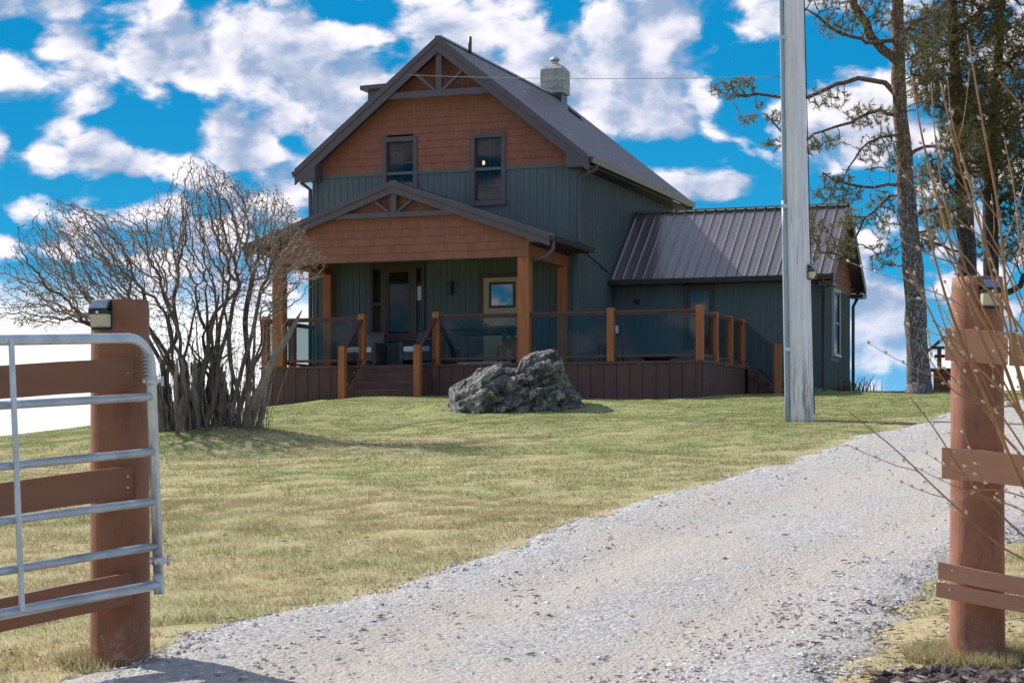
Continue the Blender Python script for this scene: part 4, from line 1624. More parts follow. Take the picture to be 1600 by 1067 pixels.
# ------------------------------------------------------------------ boulder
def make_rock():
    Y = 32.0
    sc_ = Y / FPX
    prof = [(703, 612), (706, 600), (715, 592), (733, 588), (745, 578), (760, 572), (778, 566), (800, 569), (812, 569), (817, 556), (826, 550), (845, 548),
            (862, 545), (871, 549), (878, 562), (884, 582), (893, 598), (903, 610), (912, 624), (917, 634)]
    base_z = gzf(.1, Y - .5) - .13
    pu = np.array(prof, float)
    px = (pu[:, 0] - 800) * sc_
    pz = (HOR - pu[:, 1]) * sc_
    n, m = 250, 170
    xs = np.linspace(px[0], px[-1], n)
    V = []
    cx = (px[0] + px[-1]) / 2
    for i, x in enumerate(xs):
        h = np.interp(x, px, pz) - base_z
        k = 1 - abs((x - cx) / ((px[-1] - px[0]) / 2)) ** 4
        d = (.35 + .45 * max(k, 0)) * (0.6 + .4 * min(h / .9, 1))
        for j in range(m):
            a = math.pi * j / (m - 1)
            ca, sa = math.cos(a), math.sin(a)
            e = .62
            yy = -math.copysign(abs(ca) ** e, ca) * d
            zz = abs(sa) ** .50 * h
            # undercut face leaning forward at bottom
            P = Vector((x, yy, zz))
            q = P * 1.0
            f1 = mnoise.fractal(q * 1.6 + Vector((3, 1, 2)), .9, 2.1, 5)
            vor = mnoise.voronoi(q * 1.9 + Vector((5, 2, 7)))[0]
            crack = min((vor[1] - vor[0]) * 3.5, 1)
            vor2 = mnoise.voronoi(q * 5.5 + Vector((1, 2, 7)))[0]
            crack2 = min((vor2[1] - vor2[0]) * 4, 1)
            rdg = mnoise.ridged_multi_fractal(Vector((q.x * 1.3 + q.z * .8, q.y * 1.3, q.z * 2.2)) + Vector((4, 0, 1)), .8, 2.2, 5, 1.0, 2.0)
            st_ = (zz * .95 - x * .42 + .10 * f1) * 3.6
            fr_ = st_ - math.floor(st_)
            ledge = -math.exp(-((fr_ - .5) / .10) ** 2) + .55 * fr_
            blk = mnoise.cell(Vector((x * 2.3 + .35 * zz, zz * 2.6 + .3 * x, 3.0)) )
            pit = mnoise.fractal(q * 6.5, .7, 2.2, 4)
            amp = .09 * f1 + .06 * (crack - 1) + .075 * ledge + .060 * (blk - .5) + .075 * (rdg - 1.2) - .05 * max(0, pit) + .012 * (crack2 - 1) + .018 * mnoise.noise(q * 17) + .010 * mnoise.noise(q * 37)
            cyv = Vector((0, yy, zz * .6)).normalized() if (abs(yy) + zz) > .01 else Vector((0, 0, 1))
            # cavities
            for (cu, cv, rr, dp) in ((843, 601, .12, .20), (820, 597, .07, .12), (783, 612, .10, .12), (735, 590, .08, .08)):
                dx_ = x - (cu - 800) * sc_
                dz_ = (zz + base_z) - (HOR - cv) * sc_
                if yy < 0:
                    amp -= dp * math.exp(-((dx_ / (rr * 1.3)) ** 2 + (dz_ / (rr * .5)) ** 2))
            # keep the silhouette on top
            keep = 1 - .60 * abs(sa) ** 6
            P = P + cyv * amp * keep + Vector((amp * .5 * keep, 0, 0))
            V.append((P.x, P.y, P.z + base_z))
    V = np.array(V)
    idx = np.arange(n * m).reshape(n, m)
    F = np.stack([idx[:-1, :-1], idx[1:, :-1], idx[1:, 1:], idx[:-1, 1:]], -1).reshape(-1, 4)
    V[:, 2] -= base_z
    mb = MB()
    mb.v = [tuple(v) for v in V]
    mb.f = [list(f) for f in F]
    mb.f.append([idx[0, j] for j in range(m)])
    mb.f.append([idx[-1, j] for j in range(m - 1, -1, -1)])
    mb.sm = [False] * len(mb.f)
    o = mb.build('boulder', M['rock'])
    o.location = (0, Y, base_z)
    tag(o, 'big craggy grey limestone boulder on the lawn before the porch', 'boulder')


make_rock()


# ------------------------------------------------------------------ branching by space colonisation
def colonize(P, par, A, seg, infl, kill, iters, jit=.25, up=0.0):
    P = [np.array(p, float) for p in P]
    par = list(par)
    PA = np.array(P)
    D = np.full(len(A), 1e9); N = np.zeros(len(A), int)

    def upd(start):
        new = np.array(P[start:])
        for c in range(0, len(new), 400):
            ch = new[c:c + 400]
            dd = np.linalg.norm(A[:, None, :] - ch[None], axis=2)
            k = dd.argmin(1); dm = dd[np.arange(len(A)), k]
            better = dm < D
            D[better] = dm[better]; N[better] = start + c + k[better]
    upd(0)
    counts = {}
    for it in range(iters):
        act = (D < infl) & (D > kill)
        if not act.any():
            break
        ids = N[act]
        dirs = A[act] - np.array([P[i] for i in ids])
        dirs /= np.linalg.norm(dirs, axis=1)[:, None] + 1e-9
        uniq, inv = np.unique(ids, return_inverse=True)
        S = np.zeros((len(uniq), 3)); np.add.at(S, inv, dirs)
        start = len(P)
        for i, s in zip(uniq, S):
            if counts.get(i, 0) >= 3: continue
            counts[i] = counts.get(i, 0) + 1
            s = s / (np.linalg.norm(s) + 1e-9) + rng.normal(0, jit, 3) + np.array((0, 0, up))
            s /= np.linalg.norm(s) + 1e-9
            P.append(P[i] + s * seg); par.append(i)
        if len(P) == start: break
        upd(start)
        alive = D > kill
        A = A[alive]; D = D[alive]; N = N[alive]
        if len(A) == 0: break
    return np.array(P), np.array(par)


def radii(P, par, tip, n=2.2, rmax=None, floor=None):
    r = np.zeros(len(P))
    kids = np.zeros(len(P), int)
    for i in range(len(P) - 1, -1, -1):
        if kids[i] == 0: r[i] = tip ** n
        if par[i] >= 0:
            r[par[i]] += r[i]; kids[par[i]] += 1
    r = r ** (1 / n)
    if floor is not None:
        r = np.maximum(r, floor)
    if rmax: r = np.minimum(r, rmax)
    return r, kids


def skeleton_mesh(mb, P, par, r, sides_thick=7, thin=.006):
    main = {}
    for i in range(len(P)):
        if par[i] >= 0:
            j = par[i]
            if j not in main or r[i] > r[main[j]]: main[j] = i
    # chains
    for i in range(len(P)):
        if par[i] >= 0 and main.get(par[i]) == i and par[par[i]] >= 0:
            continue
        if par[i] < 0: 
            if par[i] == -1: pass
            chain = [i]; rr = [r[i]]
        else:
            chain = [par[i], i]; rr = [min(r[par[i]], r[i] * 1.15), r[i]]
        k = i
        if par[i] < 0 or True:
            while k in main:
                k = main[k]
                if par[i] < 0 and k == i: break
                chain.append(k); rr.append(r[k])
        if len(chain) > 1:
            sd_ = sides_thick if max(rr) > .03 else (5 if max(rr) > thin * 1.6 else 3)
            mb.tube([P[c] for c in chain], rr, sd_, caps=False)


def in_poly(u, v, poly):
    c = np.zeros(len(u), bool)
    n = len(poly)
    j = n - 1
    for i in range(n):
        xi, yi = poly[i]; xj, yj = poly[j]
        cond = ((yi > v) != (yj > v)) & (u < (xj - xi) * (v - yi) / (yj - yi + 1e-9) + xi)
        c ^= cond
        j = i
    return c


# --- bare lilac bush
def lilac():
    Y0 = 24.6
    base = np.array((at(322, 690, Y0)))
    base[2] = gzf(base[0], Y0) - .02
    poly = [(5, 510), (20, 440), (55, 365), (118, 318), (180, 345), (235, 335), (285, 300), (308, 258), (345, 262), (390, 300), (430, 300), (460, 312), (475, 365), (505, 385),
            (500, 425), (470, 440), (450, 490), (440, 540), (415, 590), (385, 630), (330, 650), (280, 640), (255, 600), (225, 560), (180, 520), (110, 500), (60, 515)]
    n = 46000
    u = rng.random(n) * 520; v = 250 + rng.random(n) * 410
    k = in_poly(u, v, poly)
    u, v = u[k], v[k]
    # thin out low part
    keep = rng.random(len(u)) < np.clip(1.15 - (v - 300) / 330, .10, 1)
    u, v = u[keep], v[keep]
    dist = np.hypot((u - 320) / 200, (v - 690) / 430)
    dep = 1.15 * np.clip(dist, .15, 1) * (rng.random(len(u)) * 2 - 1)
    Yp = Y0 + dep
    A = np.stack([(u - 800) / FPX * Y0, Yp, (HOR - v) / FPX * Y0], 1)
    P, par, fl = [], [], []
    targets = [(140, 410), (190, 380), (230, 370), (270, 340), (300, 310), (325, 300), (345, 310), (370, 330), (395, 320), (420, 340), (440, 360), (450, 420), (180, 450), (220, 430),
               (90, 460), (130, 480), (280, 430), (340, 420), (410, 430), (110, 440), (165, 430), (210, 400), (250, 390), (285, 370), (310, 330), (335, 340), (355, 330), (385, 350), (410, 360), (430, 400), (455, 470), (200, 470), (300, 450),
               (370, 440), (260, 500), (400, 490), (235, 450)]
    for q, (tu, tv) in enumerate(targets):
        a = q * 2.399
        rad = .10 + .40 * rng.random()
        b = base + np.array((math.cos(a) * rad * 1.25 + (tu - 320) * .0012, math.sin(a) * rad, -.08))
        T = np.array(((tu - 800) / FPX * Y0, Y0 + rng.normal(0, .35), (HOR - tv) / FPX * Y0))
        L = np.linalg.norm(T - b)
        ns = int(L * .62 / .07)
        prev = -1
        w1, w2_ = rng.normal(0, 1, 3), rng.normal(0, 1, 3)
        for s_ in range(ns + 1):
            f = s_ / ns * .62
            bow = np.array((0, 0, 1)) * .18 * math.sin(f * math.pi) * L * .5
            wob = (w1 * math.sin(f * 11) + w2_ * math.sin(f * 23 + 1)) * .024
            p = b + (T - b) * f + bow * (1 if abs(tu - 320) > 60 else 0) + wob * min(1, s_ / 3)
            P.append(p); par.append(prev); prev = len(P) - 1
            fl.append(.036 * (1 - f) ** 1.2 * (.45 + .9 * ((q * 37) % 10) / 10))
    nP = len(P)
    P, par = colonize(P, par, A, .050, .55, .064, 110, jit=.34, up=.04)
    floor = np.zeros(len(P)); floor[:nP] = fl
    r, kids = radii(P, par, .0030, 2.55, rmax=.052, floor=floor)
    mb = MB()
    skeleton_mesh(mb, P, par, r)
    rel = lambda m_: [tuple(np.array(p) - base) for p in m_.v]
    root = empty('bare_lilac_bush', tuple(base), label='large leafless lilac bush with many twisted stems beside the left gate post', cat='bush')
    mb.v = rel(mb)
    mb.build('branches', M['bark_lilac'], root)
    # knotted stool at the foot
    st_ = MB()
    for q in range(26):
        a = rng.random() * 6.28; rad = .08 + .40 * rng.random()
        b = np.array((math.cos(a) * rad * 1.3, math.sin(a) * rad * .8, -.12))
        t_ = b + np.array((math.cos(a) * .10 + rng.normal(0, .05), math.sin(a) * .15, .45 + .55 * rng.random()))
        mid = (b + t_) / 2 + rng.normal(0, .05, 3)
        r0 = .04 + .035 * rng.random()
        pts = []
        rr = []
        for s_ in range(9):
            f = s_ / 8
            p = b * (1 - f) ** 2 + mid * 2 * f * (1 - f) + t_ * f * f + rng.normal(0, .010, 3)
            pts.append(p); rr.append(r0 * (1 - .55 * f) * (1 + .22 * rng.normal()) if f < 1 else .01)
        st_.tube(pts, [max(.012, x_) for x_ in rr], 8)
    st_.build('stool', M['bark_lilac'], root)
    # straight young shoots
    sh = MB()
    for q in range(190):
        a = rng.random() * 6.28; rad = .60 * rng.random() ** .6
        b = np.array((math.cos(a) * rad * 1.35, math.sin(a) * rad, -.03))
        h = .35 + .85 * rng.random()
        lean = np.array((b[0] * .25 + rng.normal(0, .10), b[1] * .4 + rng.normal(0, .1), 0)) * h
        pts = [b + lean * (s_ / 4) ** 1.3 + np.array((0, 0, h * s_ / 4)) + rng.normal(0, .012, 3) for s_ in range(5)]
        sh.tube(pts, [.0045, .004, .0035, .003, .002], 3, caps=False)
    sh.build('young_shoots', M['weathered'], root)
    # pale broken limb on the right
    bl = MB()
    pts = [at(395, 640, Y0 - .35), at(408, 605, Y0 - .4), at(425, 565, Y0 - .42), (at(448, 528, Y0 - .45)), at(462, 503, Y0 - .45), at(472, 484, Y0 - .45)]
    bl.tube([np.array(p) - base for p in pts], [.062, .052, .044, .036, .026, .004], 9)
    bl.build('broken_limb', M['bark_lilac'], root)
    # dry bud clusters near the tips
    tips = np.where((kids == 0) & (np.arange(len(P)) > nP))[0]
    pk = tips[rng.random(len(tips)) < .75]
    C = P[pk] - base
    cl = np.repeat(C, 3, 0) + rng.normal(0, .014, (len(C) * 3, 3))
    n2 = len(cl)
    tri = cl[:, None, :] + rng.normal(0, .009, (n2, 3, 3))
    o = np_mesh('dry_buds', tri.reshape(-1, 3), np.arange(n2 * 3).reshape(-1, 3), M['deadleaf'], root)
    tag(o, kind='stuff')
    print('lilac nodes', len(P))


lilac()


# --- pines
def px_path(pts, Y, dY=0.0):
    out = []
    n = len(pts)
    for i, (u, v) in enumerate(pts):
        out.append(np.array(((u - 800) / FPX * Y, Y + dY * i / max(n - 1, 1), (HOR - v) / FPX * Y)))
    return out


def dens(path, seg, wob=.03):
    """resample a polyline, with a little wander"""
    out = [path[0]]
    for a, b in zip(path, path[1:]):
        L = np.linalg.norm(b - a); k = max(1, int(L / seg))
        for i in range(1, k + 1):
            out.append(a + (b - a) * i / k + rng.normal(0, wob, 3) * (1 if i < k else .5))
    return out


def pine(name, label, Y, trunk, limbs, clumps, n_per, seg, bark, needle, tip=.008, needles=9, nl=.11, nw=.006, group=None, kill=.16, infl=1.5):
    base = trunk[0][0]
    P, par, fl = [], [], []
    prev = -1
    tp = [t_[0] for t_ in trunk]; tr_ = [t_[1] for t_ in trunk]
    D_ = dens(tp, .35, .012)
    cum = np.r_[0, np.cumsum([np.linalg.norm(b - a) for a, b in zip(tp, tp[1:])])]
    pos = 0
    for i, p in enumerate(D_):
        if i: pos += np.linalg.norm(p - D_[i - 1])
        P.append(p); par.append(prev); prev = len(P) - 1
        fl.append(float(np.interp(pos, cum, tr_)))
    nt = len(P)
    for (path, r0, r1) in limbs:
        d = dens(path, .22, .035)
        j = int(np.argmin([np.linalg.norm(P[k] - d[0]) for k in range(nt)]))
        prev = j
        for i, p in enumerate(d[1:]):
            P.append(p); par.append(prev); prev = len(P) - 1
            fl.append(r0 + (r1 - r0) * i / len(d))
    nl0 = len(P)
    A = []
    for (c, rx, ry, rz, k) in clumps:
        n = int(n_per * k)
        q = rng.normal(0, 1, (n, 3)); q /= np.linalg.norm(q, axis=1)[:, None]
        q *= (rng.random(n) ** .45)[:, None]
        A.append(np.array(c) + q * np.array((rx, ry, rz)))
    A = np.concatenate(A)
    P, par = colonize(P, par, A, seg, infl, kill, 70, jit=.28)
    floor = np.zeros(len(P)); floor[:nl0] = fl
    r, kids = radii(P, par, tip, 2.3, floor=floor)
    capr = np.full(len(P), .045); capr[:nl0] = np.array(fl) * 1.15
    r = np.minimum(r, capr)
    base = P[0].copy()
    root = empty(name, tuple(base), label=label, cat='tree', group=group)
    mt, mc = MB(), MB()
    # trunk separately
    mt.tube([P[i] - base for i in range(nt)], [r[i] * (1 + .04 * rng.normal()) for i in range(nt)], 14)
    mt.tube([np.array((0, 0, -.3)), np.array((0, 0, .0)), np.array((0, 0, .35))], [fl[0] * 1.75, fl[0] * 1.3, fl[0] * .98], 14)
    mt.build('trunk', bark, root)
    sub = np.ones(len(P), bool); sub[:nt] = False
    main = {}
    for i in range(nt, len(P)):
        j = par[i]
        if j >= nt and (j not in main or r[i] > r[main[j]]): main[j] = i
    for i in range(nt, len(P)):
        j = par[i]
        if j >= nt and main.get(j) == i: continue
        chain = [j, i]; rr = [r[i] * 1.1 if j >= nt else r[i] * 1.3, r[i]]
        k = i
        while k in main:
            k = main[k]; chain.append(k); rr.append(r[k])
        mc.tube([P[c] - base for c in chain], rr, 7 if max(rr) > .04 else (5 if max(rr) > .014 else 3), caps=False)
    mc.build('branches', bark, root)
    # needles round the last twigs
    far = np.zeros(len(P), int)
    for i in range(len(P) - 1, -1, -1):
        if par[i] >= 0: far[par[i]] = max(far[par[i]], far[i] + 1)
    tw = np.where((far <= 2) & (np.arange(len(P)) >= nl0))[0]
    if len(tw):
        C = P[tw] - base
        dirv = P[tw] - P[par[tw]]; dirv /= np.linalg.norm(dirv, axis=1)[:, None] + 1e-9
        k = needles
        C = np.repeat(C, k, 0); dv = np.repeat(dirv, k, 0)
        n = len(C)
        st0 = C - dv * (rng.random((n, 1)) * seg * .9)
        d = dv * .75 + rng.normal(0, .62, (n, 3)) + np.array((0, 0, .15))
        d /= np.linalg.norm(d, axis=1)[:, None]
        L = nl * (.6 + .7 * rng.random((n, 1)))
        sd_ = np.cross(d, rng.normal(0, 1, (n, 3))); sd_ /= np.linalg.norm(sd_, axis=1)[:, None] + 1e-9
        V = np.stack([st0 - sd_ * nw, st0 + sd_ * nw, st0 + d * L], 1).reshape(-1, 3)
        cr = np_mesh('needles', V, np.arange(len(V)).reshape(-1, 3), needle, root)
        tag(cr, kind='stuff')
    print(name, 'nodes', len(P), 'twigs', len(tw))
    return root


Y1 = 44.0
k1 = Y1 / FPX


def P1(u, v, dy=0.0, Y=Y1):
    return np.array(((u - 800) / FPX * Y, Y + dy, (HOR - v) / FPX * Y))


tr1 = [(P1(1437, 620), .25), (P1(1434, 560), .24), (P1(1428, 450), .225), (P1(1420, 350), .205), (P1(1413, 250), .18), (P1(1407, 180), .165), (P1(1404, 95), .15),
       (P1(1403, 0), .12), (P1(1398, -150), .10), (P1(1392, -320), .06), (P1(1390, -420), .03)]
lim1 = [([P1(1405, 100), P1(1380, 78), P1(1360, 55), P1(1345, 25), P1(1332, -10), P1(1320, -80), P1(1290, -200)], .105, .05),
        ([P1(1406, 140), P1(1385, 128, .2), P1(1345, 118, .3), P1(1310, 126, .4), P1(1265, 143, .5), P1(1215, 146, .5), P1(1185, 140, .5), P1(1150, 142, .4)], .060, .018),
        ([P1(1407, 182), P1(1370, 178, -.5), P1(1335, 190, -.8), P1(1295, 210, -1), P1(1262, 222, -1)], .042, .014),
        ([P1(1410, 205), P1(1380, 225, -.9), P1(1340, 235, -1.2), P1(1290, 300, -1.4)], .03, .012),
        ([P1(1415, 288), P1(1380, 292, -.4), P1(1340, 298, -.6), P1(1300, 290, -.7), P1(1275, 280, -.8)], .038, .012),
        ([P1(1417, 305), P1(1385, 312, .5), P1(1360, 335, .7), P1(1345, 370, .7), P1(1320, 395, .6), P1(1285, 392, .5)], .032, .011),
        ([P1(1412, 245), P1(1440, 235, -.4), P1(1475, 240, -.8), P1(1500, 225, -1)], .04, .014),
        ([P1(1420, 345), P1(1450, 330, -.3), P1(1490, 335, -.5), P1(1530, 300, -.6)], .035, .012),
        ([P1(1370, 70), P1(1340, 70, -.5), P1(1300, 62, -.8), P1(1250, 30, -1.0), P1(1225, 55, -1.0)], .035, .012),
        ([P1(1403, 60), P1(1430, 30, .4), P1(1470, 10, .8), P1(1500, -20, 1)], .05, .02),
        ([P1(1403, -20), P1(1360, -60, .4), P1(1300, -90, .8)], .05, .02),
        ([P1(1413, 270), P1(1395, 255, .9), P1(1370, 250, 1.5)], .03, .012),
        ([P1(1424, 372), P1(1455, 350, .6), P1(1480, 345, .9)], .032, .012)]


def cl(u, v, ru, rv, k=1.0, dy=0.0, Y=Y1, deep=None):
    s = Y / FPX
    return ((u - 800) * s, Y + dy, (HOR - v) * s), ru * s, (deep if deep else max(ru * s * .8, .5)), rv * s, k


clumps1 = [cl(1150, 135, 42, 17, 1.3, .4), cl(1165, 125, 22, 13, .8, .4), cl(1225, 90, 14, 62, 1.0, -.9), cl(1228, 25, 18, 30, .7, -1), cl(1205, 195, 22, 9, .5, -1), cl(1162, 197, 16, 9, .3, -.9), cl(1200, 235, 24, 8, .35, -1),
           cl(1258, 240, 25, 13, .7, -1), cl(1290, 232, 22, 10, .5, -1), cl(1190, 160, 8, 8, .1, .4), cl(1300, 310, 45, 18, 1.2, -.7), cl(1300, 285, 30, 10, .6, -.7), cl(1275, 365, 30, 40, 1.0, .4), cl(1320, 385, 28, 24, .8, .5),
           cl(1268, 430, 10, 14, .2, -.2), cl(1370, 245, 45, 30, .8, -.9), cl(1350, 190, 45, 22, .6, -.8), cl(1300, 150, 40, 20, .4, .4), cl(1340, 340, 30, 20, .5, .6), cl(1385, 330, 30, 40, .9, .4), cl(1385, 395, 24, 28, .7, .4),
           cl(1360, 20, 50, 40, .9, -.5), cl(1300, 50, 40, 25, .5, -.8), cl(1290, 5, 45, 25, .7, -.8), cl(1430, 120, 40, 60, 1.0, -.6), cl(1450, 30, 60, 40, 1.2, .8), cl(1490, 230, 40, 30, .8, -1), cl(1470, 330, 45, 30, 1.0, -.5),
           cl(1380, -80, 130, 80, 1.6), cl(1400, -250, 120, 120, 1.8), cl(1280, -120, 80, 60, .8), cl(1440, 280, 25, 40, .5, .6), cl(1480, 345, 25, 18, .4, .9)]
pine('pine_tree', 'tall open-crowned pine with bare lower trunk, just right of the utility pole', Y1, tr1, lim1, clumps1, 620, .12, M['bark_pine'], M['needle'], tip=.0055, needles=15, nl=.11, nw=.006, kill=.13, infl=2.5, group='pines right of the house')

Y2 = 48.0
P2 = lambda u, v, dy=0: P1(u, v, dy, Y2)
tr2 = [(P2(1512, 622), .24), (P2(1513, 520), .23), (P2(1512, 420), .215), (P2(1508, 330), .20), (P2(1500, 240), .17), (P2(1495, 150), .14), (P2(1490, 50), .11), (P2(1488, -120), .07), (P2(1486, -260), .03)]
lim2 = [([P2(1508, 335), P2(1490, 300), P2(1470, 280), P2(1455, 250)], .06, .02), ([P2(1500, 240), P2(1530, 200, -.5), P2(1560, 170, -.8)], .06, .025), ([P2(1495, 150), P2(1460, 120, .3), P2(1430, 110, .5)], .05, .02),
        ([P2(1490, 60), P2(1530, 20, .4), P2(1570, 0, .8)], .05, .02), ([P2(1510, 400), P2(1480, 380, .5), P2(1450, 370, .7)], .035, .012)]
clumps2 = [cl(1480, 120, 60, 65, 3.2, 0, Y2, 1.3), cl(1520, 210, 65, 75, 4.0, -.5, Y2, 1.3), cl(1510, 30, 75, 45, 2.4, 0, Y2, 1.3), cl(1470, 270, 35, 40, .9, 0, Y2), cl(1455, 60, 45, 45, 1.4, .4, Y2),
           cl(1500, -90, 90, 90, 2.0, 0, Y2, 1.4), cl(1455, 375, 22, 18, .4, .7, Y2), cl(1490, 330, 30, 30, .6, .3, Y2)]
pine('pine_tree', 'dense dark pine with its trunk rising just behind the right gate post', Y2, tr2, lim2, clumps2, 1300, .14, M['bark_dark'], M['needle_dark'], tip=.007, needles=16, nl=.17, nw=.0075, kill=.15, infl=3.0, group='pines right of the house')

Y3 = 50.0
P3 = lambda u, v, dy=0: P1(u, v, dy, Y3)
tr3 = [(P3(1553, 622), .22), (P3(1551, 520), .20), (P3(1549, 420), .19), (P3(1547, 320), .17), (P3(1550, 220), .15), (P3(1560, 100), .12), (P3(1565, -20), .08), (P3(1568, -160), .03)]
lim3 = [([P3(1551, 470), P3(1575, 455, -.3), P3(1600, 425, -.6), P3(1630, 400, -.8)], .085, .04), ([P3(1548, 330), P3(1580, 300), P3(1620, 280)], .06, .025), ([P3(1549, 260), P3(1520, 250), P3(1500, 290)], .04, .015),
        ([P3(1550, 220), P3(1590, 180), P3(1640, 150)], .06, .03), ([P3(1560, 110), P3(1600, 80), P3(1650, 60)], .05, .02)]
clumps3 = [cl(1575, 160, 75, 80, 4.2, 0, Y3, 1.4), cl(1590, 270, 65, 65, 3.2, 0, Y3, 1.3), cl(1590, 70, 60, 45, 2.0, 0, Y3, 1.3), cl(1540, 270, 40, 40, 1.4, 0, Y3), cl(1600, 350, 45, 35, 1.0, 0, Y3), cl(1640, 400, 40, 30, .6, -.8, Y3),
           cl(1570, -50, 80, 70, 1.6, 0, Y3, 1.3), cl(1570, 335, 30, 25, .7, 0, Y3), cl(1590, 400, 30, 25, .6, -.4, Y3), cl(1560, 380, 40, 30, .4, .5, Y3)]
pine('pine_tree', 'rightmost dense dark pine, a thick low limb reaching right at post-top height', Y3, tr3, lim3, clumps3, 1100, .14, M['bark_dark'], M['needle_dark'], tip=.007, needles=16, nl=.17, nw=.0075, kill=.15, infl=3.0, group='pines right of the house')

# ------------------------------------------------------------------ wishing well
Yw = 47.0
xw = (1492 - 800) / FPX * Yw
zw = gzf(xw, Yw) - .03
wl = empty('wishing_well', (xw, Yw, zw), R(-12), label='small roofed wooden wishing well in red-brown stain beside the pine trunk', cat='wishing well')
b = MB()
for k in range(4):
    z0 = .02 + k * .13
    b.box(-.48, .48, -.48, -.40, z0, z0 + .12); b.box(-.48, .48, .40, .48, z0, z0 + .12)
    b.box(-.48, -.40, -.398, .398, z0, z0 + .12); b.box(.40, .48, -.398, .398, z0, z0 + .12)
b.box(-.54, .54, -.54, .54, .54, .58)
b.build('well_box', M['well'], wl)
for sx in (-.40, .28):
    MB().box(sx, sx + .10, -.05, .05, .58, 1.05).build('post', M['well'], wl)
    MB().box(sx + .01, sx + .09, .12, .20, .58, 1.05).build('post', M['well'], wl)
b = MB()
for sg in (-1, 1):
    for k in range(4):
        f0, f1 = k / 4, (k + 1) / 4 - .015
        A0 = Vector((sg * (.02 + .62 * f0), 0, 1.50 - .52 * f0)); B0 = Vector((sg * (.02 + .62 * f1), 0, 1.50 - .52 * f1))
        b.hexa([A0 + Vector((0, -.5, -.03)), B0 + Vector((0, -.5, -.03)), B0 + Vector((0, .5, -.03)), A0 + Vector((0, .5, -.03))],
               [A0 + Vector((0, -.5, .02)), B0 + Vector((0, -.5, .0)), B0 + Vector((0, .5, .0)), A0 + Vector((0, .5, .02))])
b.box(-.50, .50, -.06, .06, 1.04, 1.10)
b.build('roof', M['well'], wl)
b = MB().tube([(-.46, .08, .88), (.46, .08, .88)], .04, 10)
b.build('winch', M['well'], wl)

# ------------------------------------------------------------------ utility pole
Yp = 28.0
xp = (1252 - 800) / FPX * Yp
zp = gzf(xp, Yp)
pole = empty('utility_pole', (xp, Yp, zp), 0, label='weathered grey wooden utility pole with conduit, on the lawn by the driveway', cat='utility pole')
lean = -.0205
mb = MB()
pts, rr = [], []
for i in range(41):
    z = -.4 + i * .26
    pts.append((lean * z + .004 * math.sin(z * 1.3), 0, z)); rr.append(.172 - .0045 * z)
mb.tube(pts, rr, 28)
mb.build('shaft', M['pole'], pole)
mb = MB()
mb.tube([(lean * z - (.172 - .0045 * z) - .022, -.05, z) for z in np.linspace(-.1, 3.0, 8)], .036, 12)
mb.tube([(lean * z - (.172 - .0045 * z) - .016, -.05, z) for z in np.linspace(3.0, 9.6, 12)], .028, 12)
cd = mb.build('conduit', M['conduit'], pole)
mb = MB()
for z in (.95, 2.9, 5.2, 7.6):
    c = lean * z - (.172 - .0045 * z) - .02
    mb.box(c - .045, c + .06, -.105, -.085, z, z + .05)
mb.build('conduit_strap', M['steel'], pole)
mb = MB()
mb.tube([(lean * z + (.172 - .0045 * z) + .008, -.03 + .01 * math.sin(z * 5), z) for z in np.linspace(.1, 9.6, 40)], .007, 6)
mb.build('ground_wire', M['wire'], pole)


# ------------------------------------------------------------------ solar lights
def solar_light(loc, rz, label, s=1.0):
    e = empty('solar_light', loc, rz, label=label, cat='solar light', group='black solar wall lights')
    e.scale = (s, s, s)
    # local: faces -y; back plate on y=0
    MB().box(-.050, .050, -.006, 0, -.068, .068).build('back_plate', M['black'], e)
    b = MB()
    b.hexa([(-.046, -.052, .018), (.046, -.052, .018), (.046, -.006, .062), (-.046, -.006, .062)],
           [(-.046, -.056, .030), (.046, -.056, .030), (.046, -.010, .072), (-.046, -.010, .072)])
    b.box(-.047, .047, -.054, -.006, .004, .020)
    b.build('hood', M['black'], e)
    MB().hexa([(-.040, -.0540, .0285), (.040, -.0540, .0285), (.040, -.014, .0665), (-.040, -.014, .0665)],
              [(-.040, -.0555, .0315), (.040, -.0555, .0315), (.040, -.0160, .0700), (-.040, -.0160, .0700)]).build('solar_panel', M['solar'], e)
    MB().hexa([(-.040, -.030, -.055), (.040, -.030, -.055), (.044, -.006, -.055), (-.044, -.006, -.055)],
              [(-.043, -.050, .003), (.043, -.050, .003), (.045, -.006, .003), (-.045, -.006, .003)]).build('lens', M['lens'], e)
    MB().box(-.040, .040, -.033, -.006, -.0625, -.0555).build('lower_rim', M['black'], e)
    MB().tube([(0, -.0535, .012), (0, -.060, .012)], .0065, 10).build('sensor', M['cushion'], e)
    return e


# ------------------------------------------------------------------ gate posts and fences
def log_post(mb, r0, r1, h, sides=40, rings=44, seed=0, flat_top=True):
    V = []
    for i in range(rings):
        z = -.25 + (h + .25) * i / (rings - 1)
        r = r0 + (r1 - r0) * max(z, 0) / h
        for k in range(sides):
            a = 2 * math.pi * k / sides
            q = Vector((math.cos(a) * 1.1, math.sin(a) * 1.1, z * 1.3 + seed * 7))
            rr = r * (1 + .030 * mnoise.noise(q) + .012 * mnoise.noise(Vector((math.cos(a) * 6, math.sin(a) * 6, z * .9 + seed))))
            if i == rings - 1: rr -= .004
            V.append((math.cos(a) * rr, math.sin(a) * rr, z))
    F = []
    for i in range(rings - 1):
        for k in range(sides):
            k2 = (k + 1) % sides
            F.append((i * sides + k, i * sides + k2, (i + 1) * sides + k2, (i + 1) * sides + k))
    mb.add(V, F, True)
    n0 = len(mb.v) - sides
    mb.f.append([n0 + k for k in range(sides)]); mb.sm.append(False)


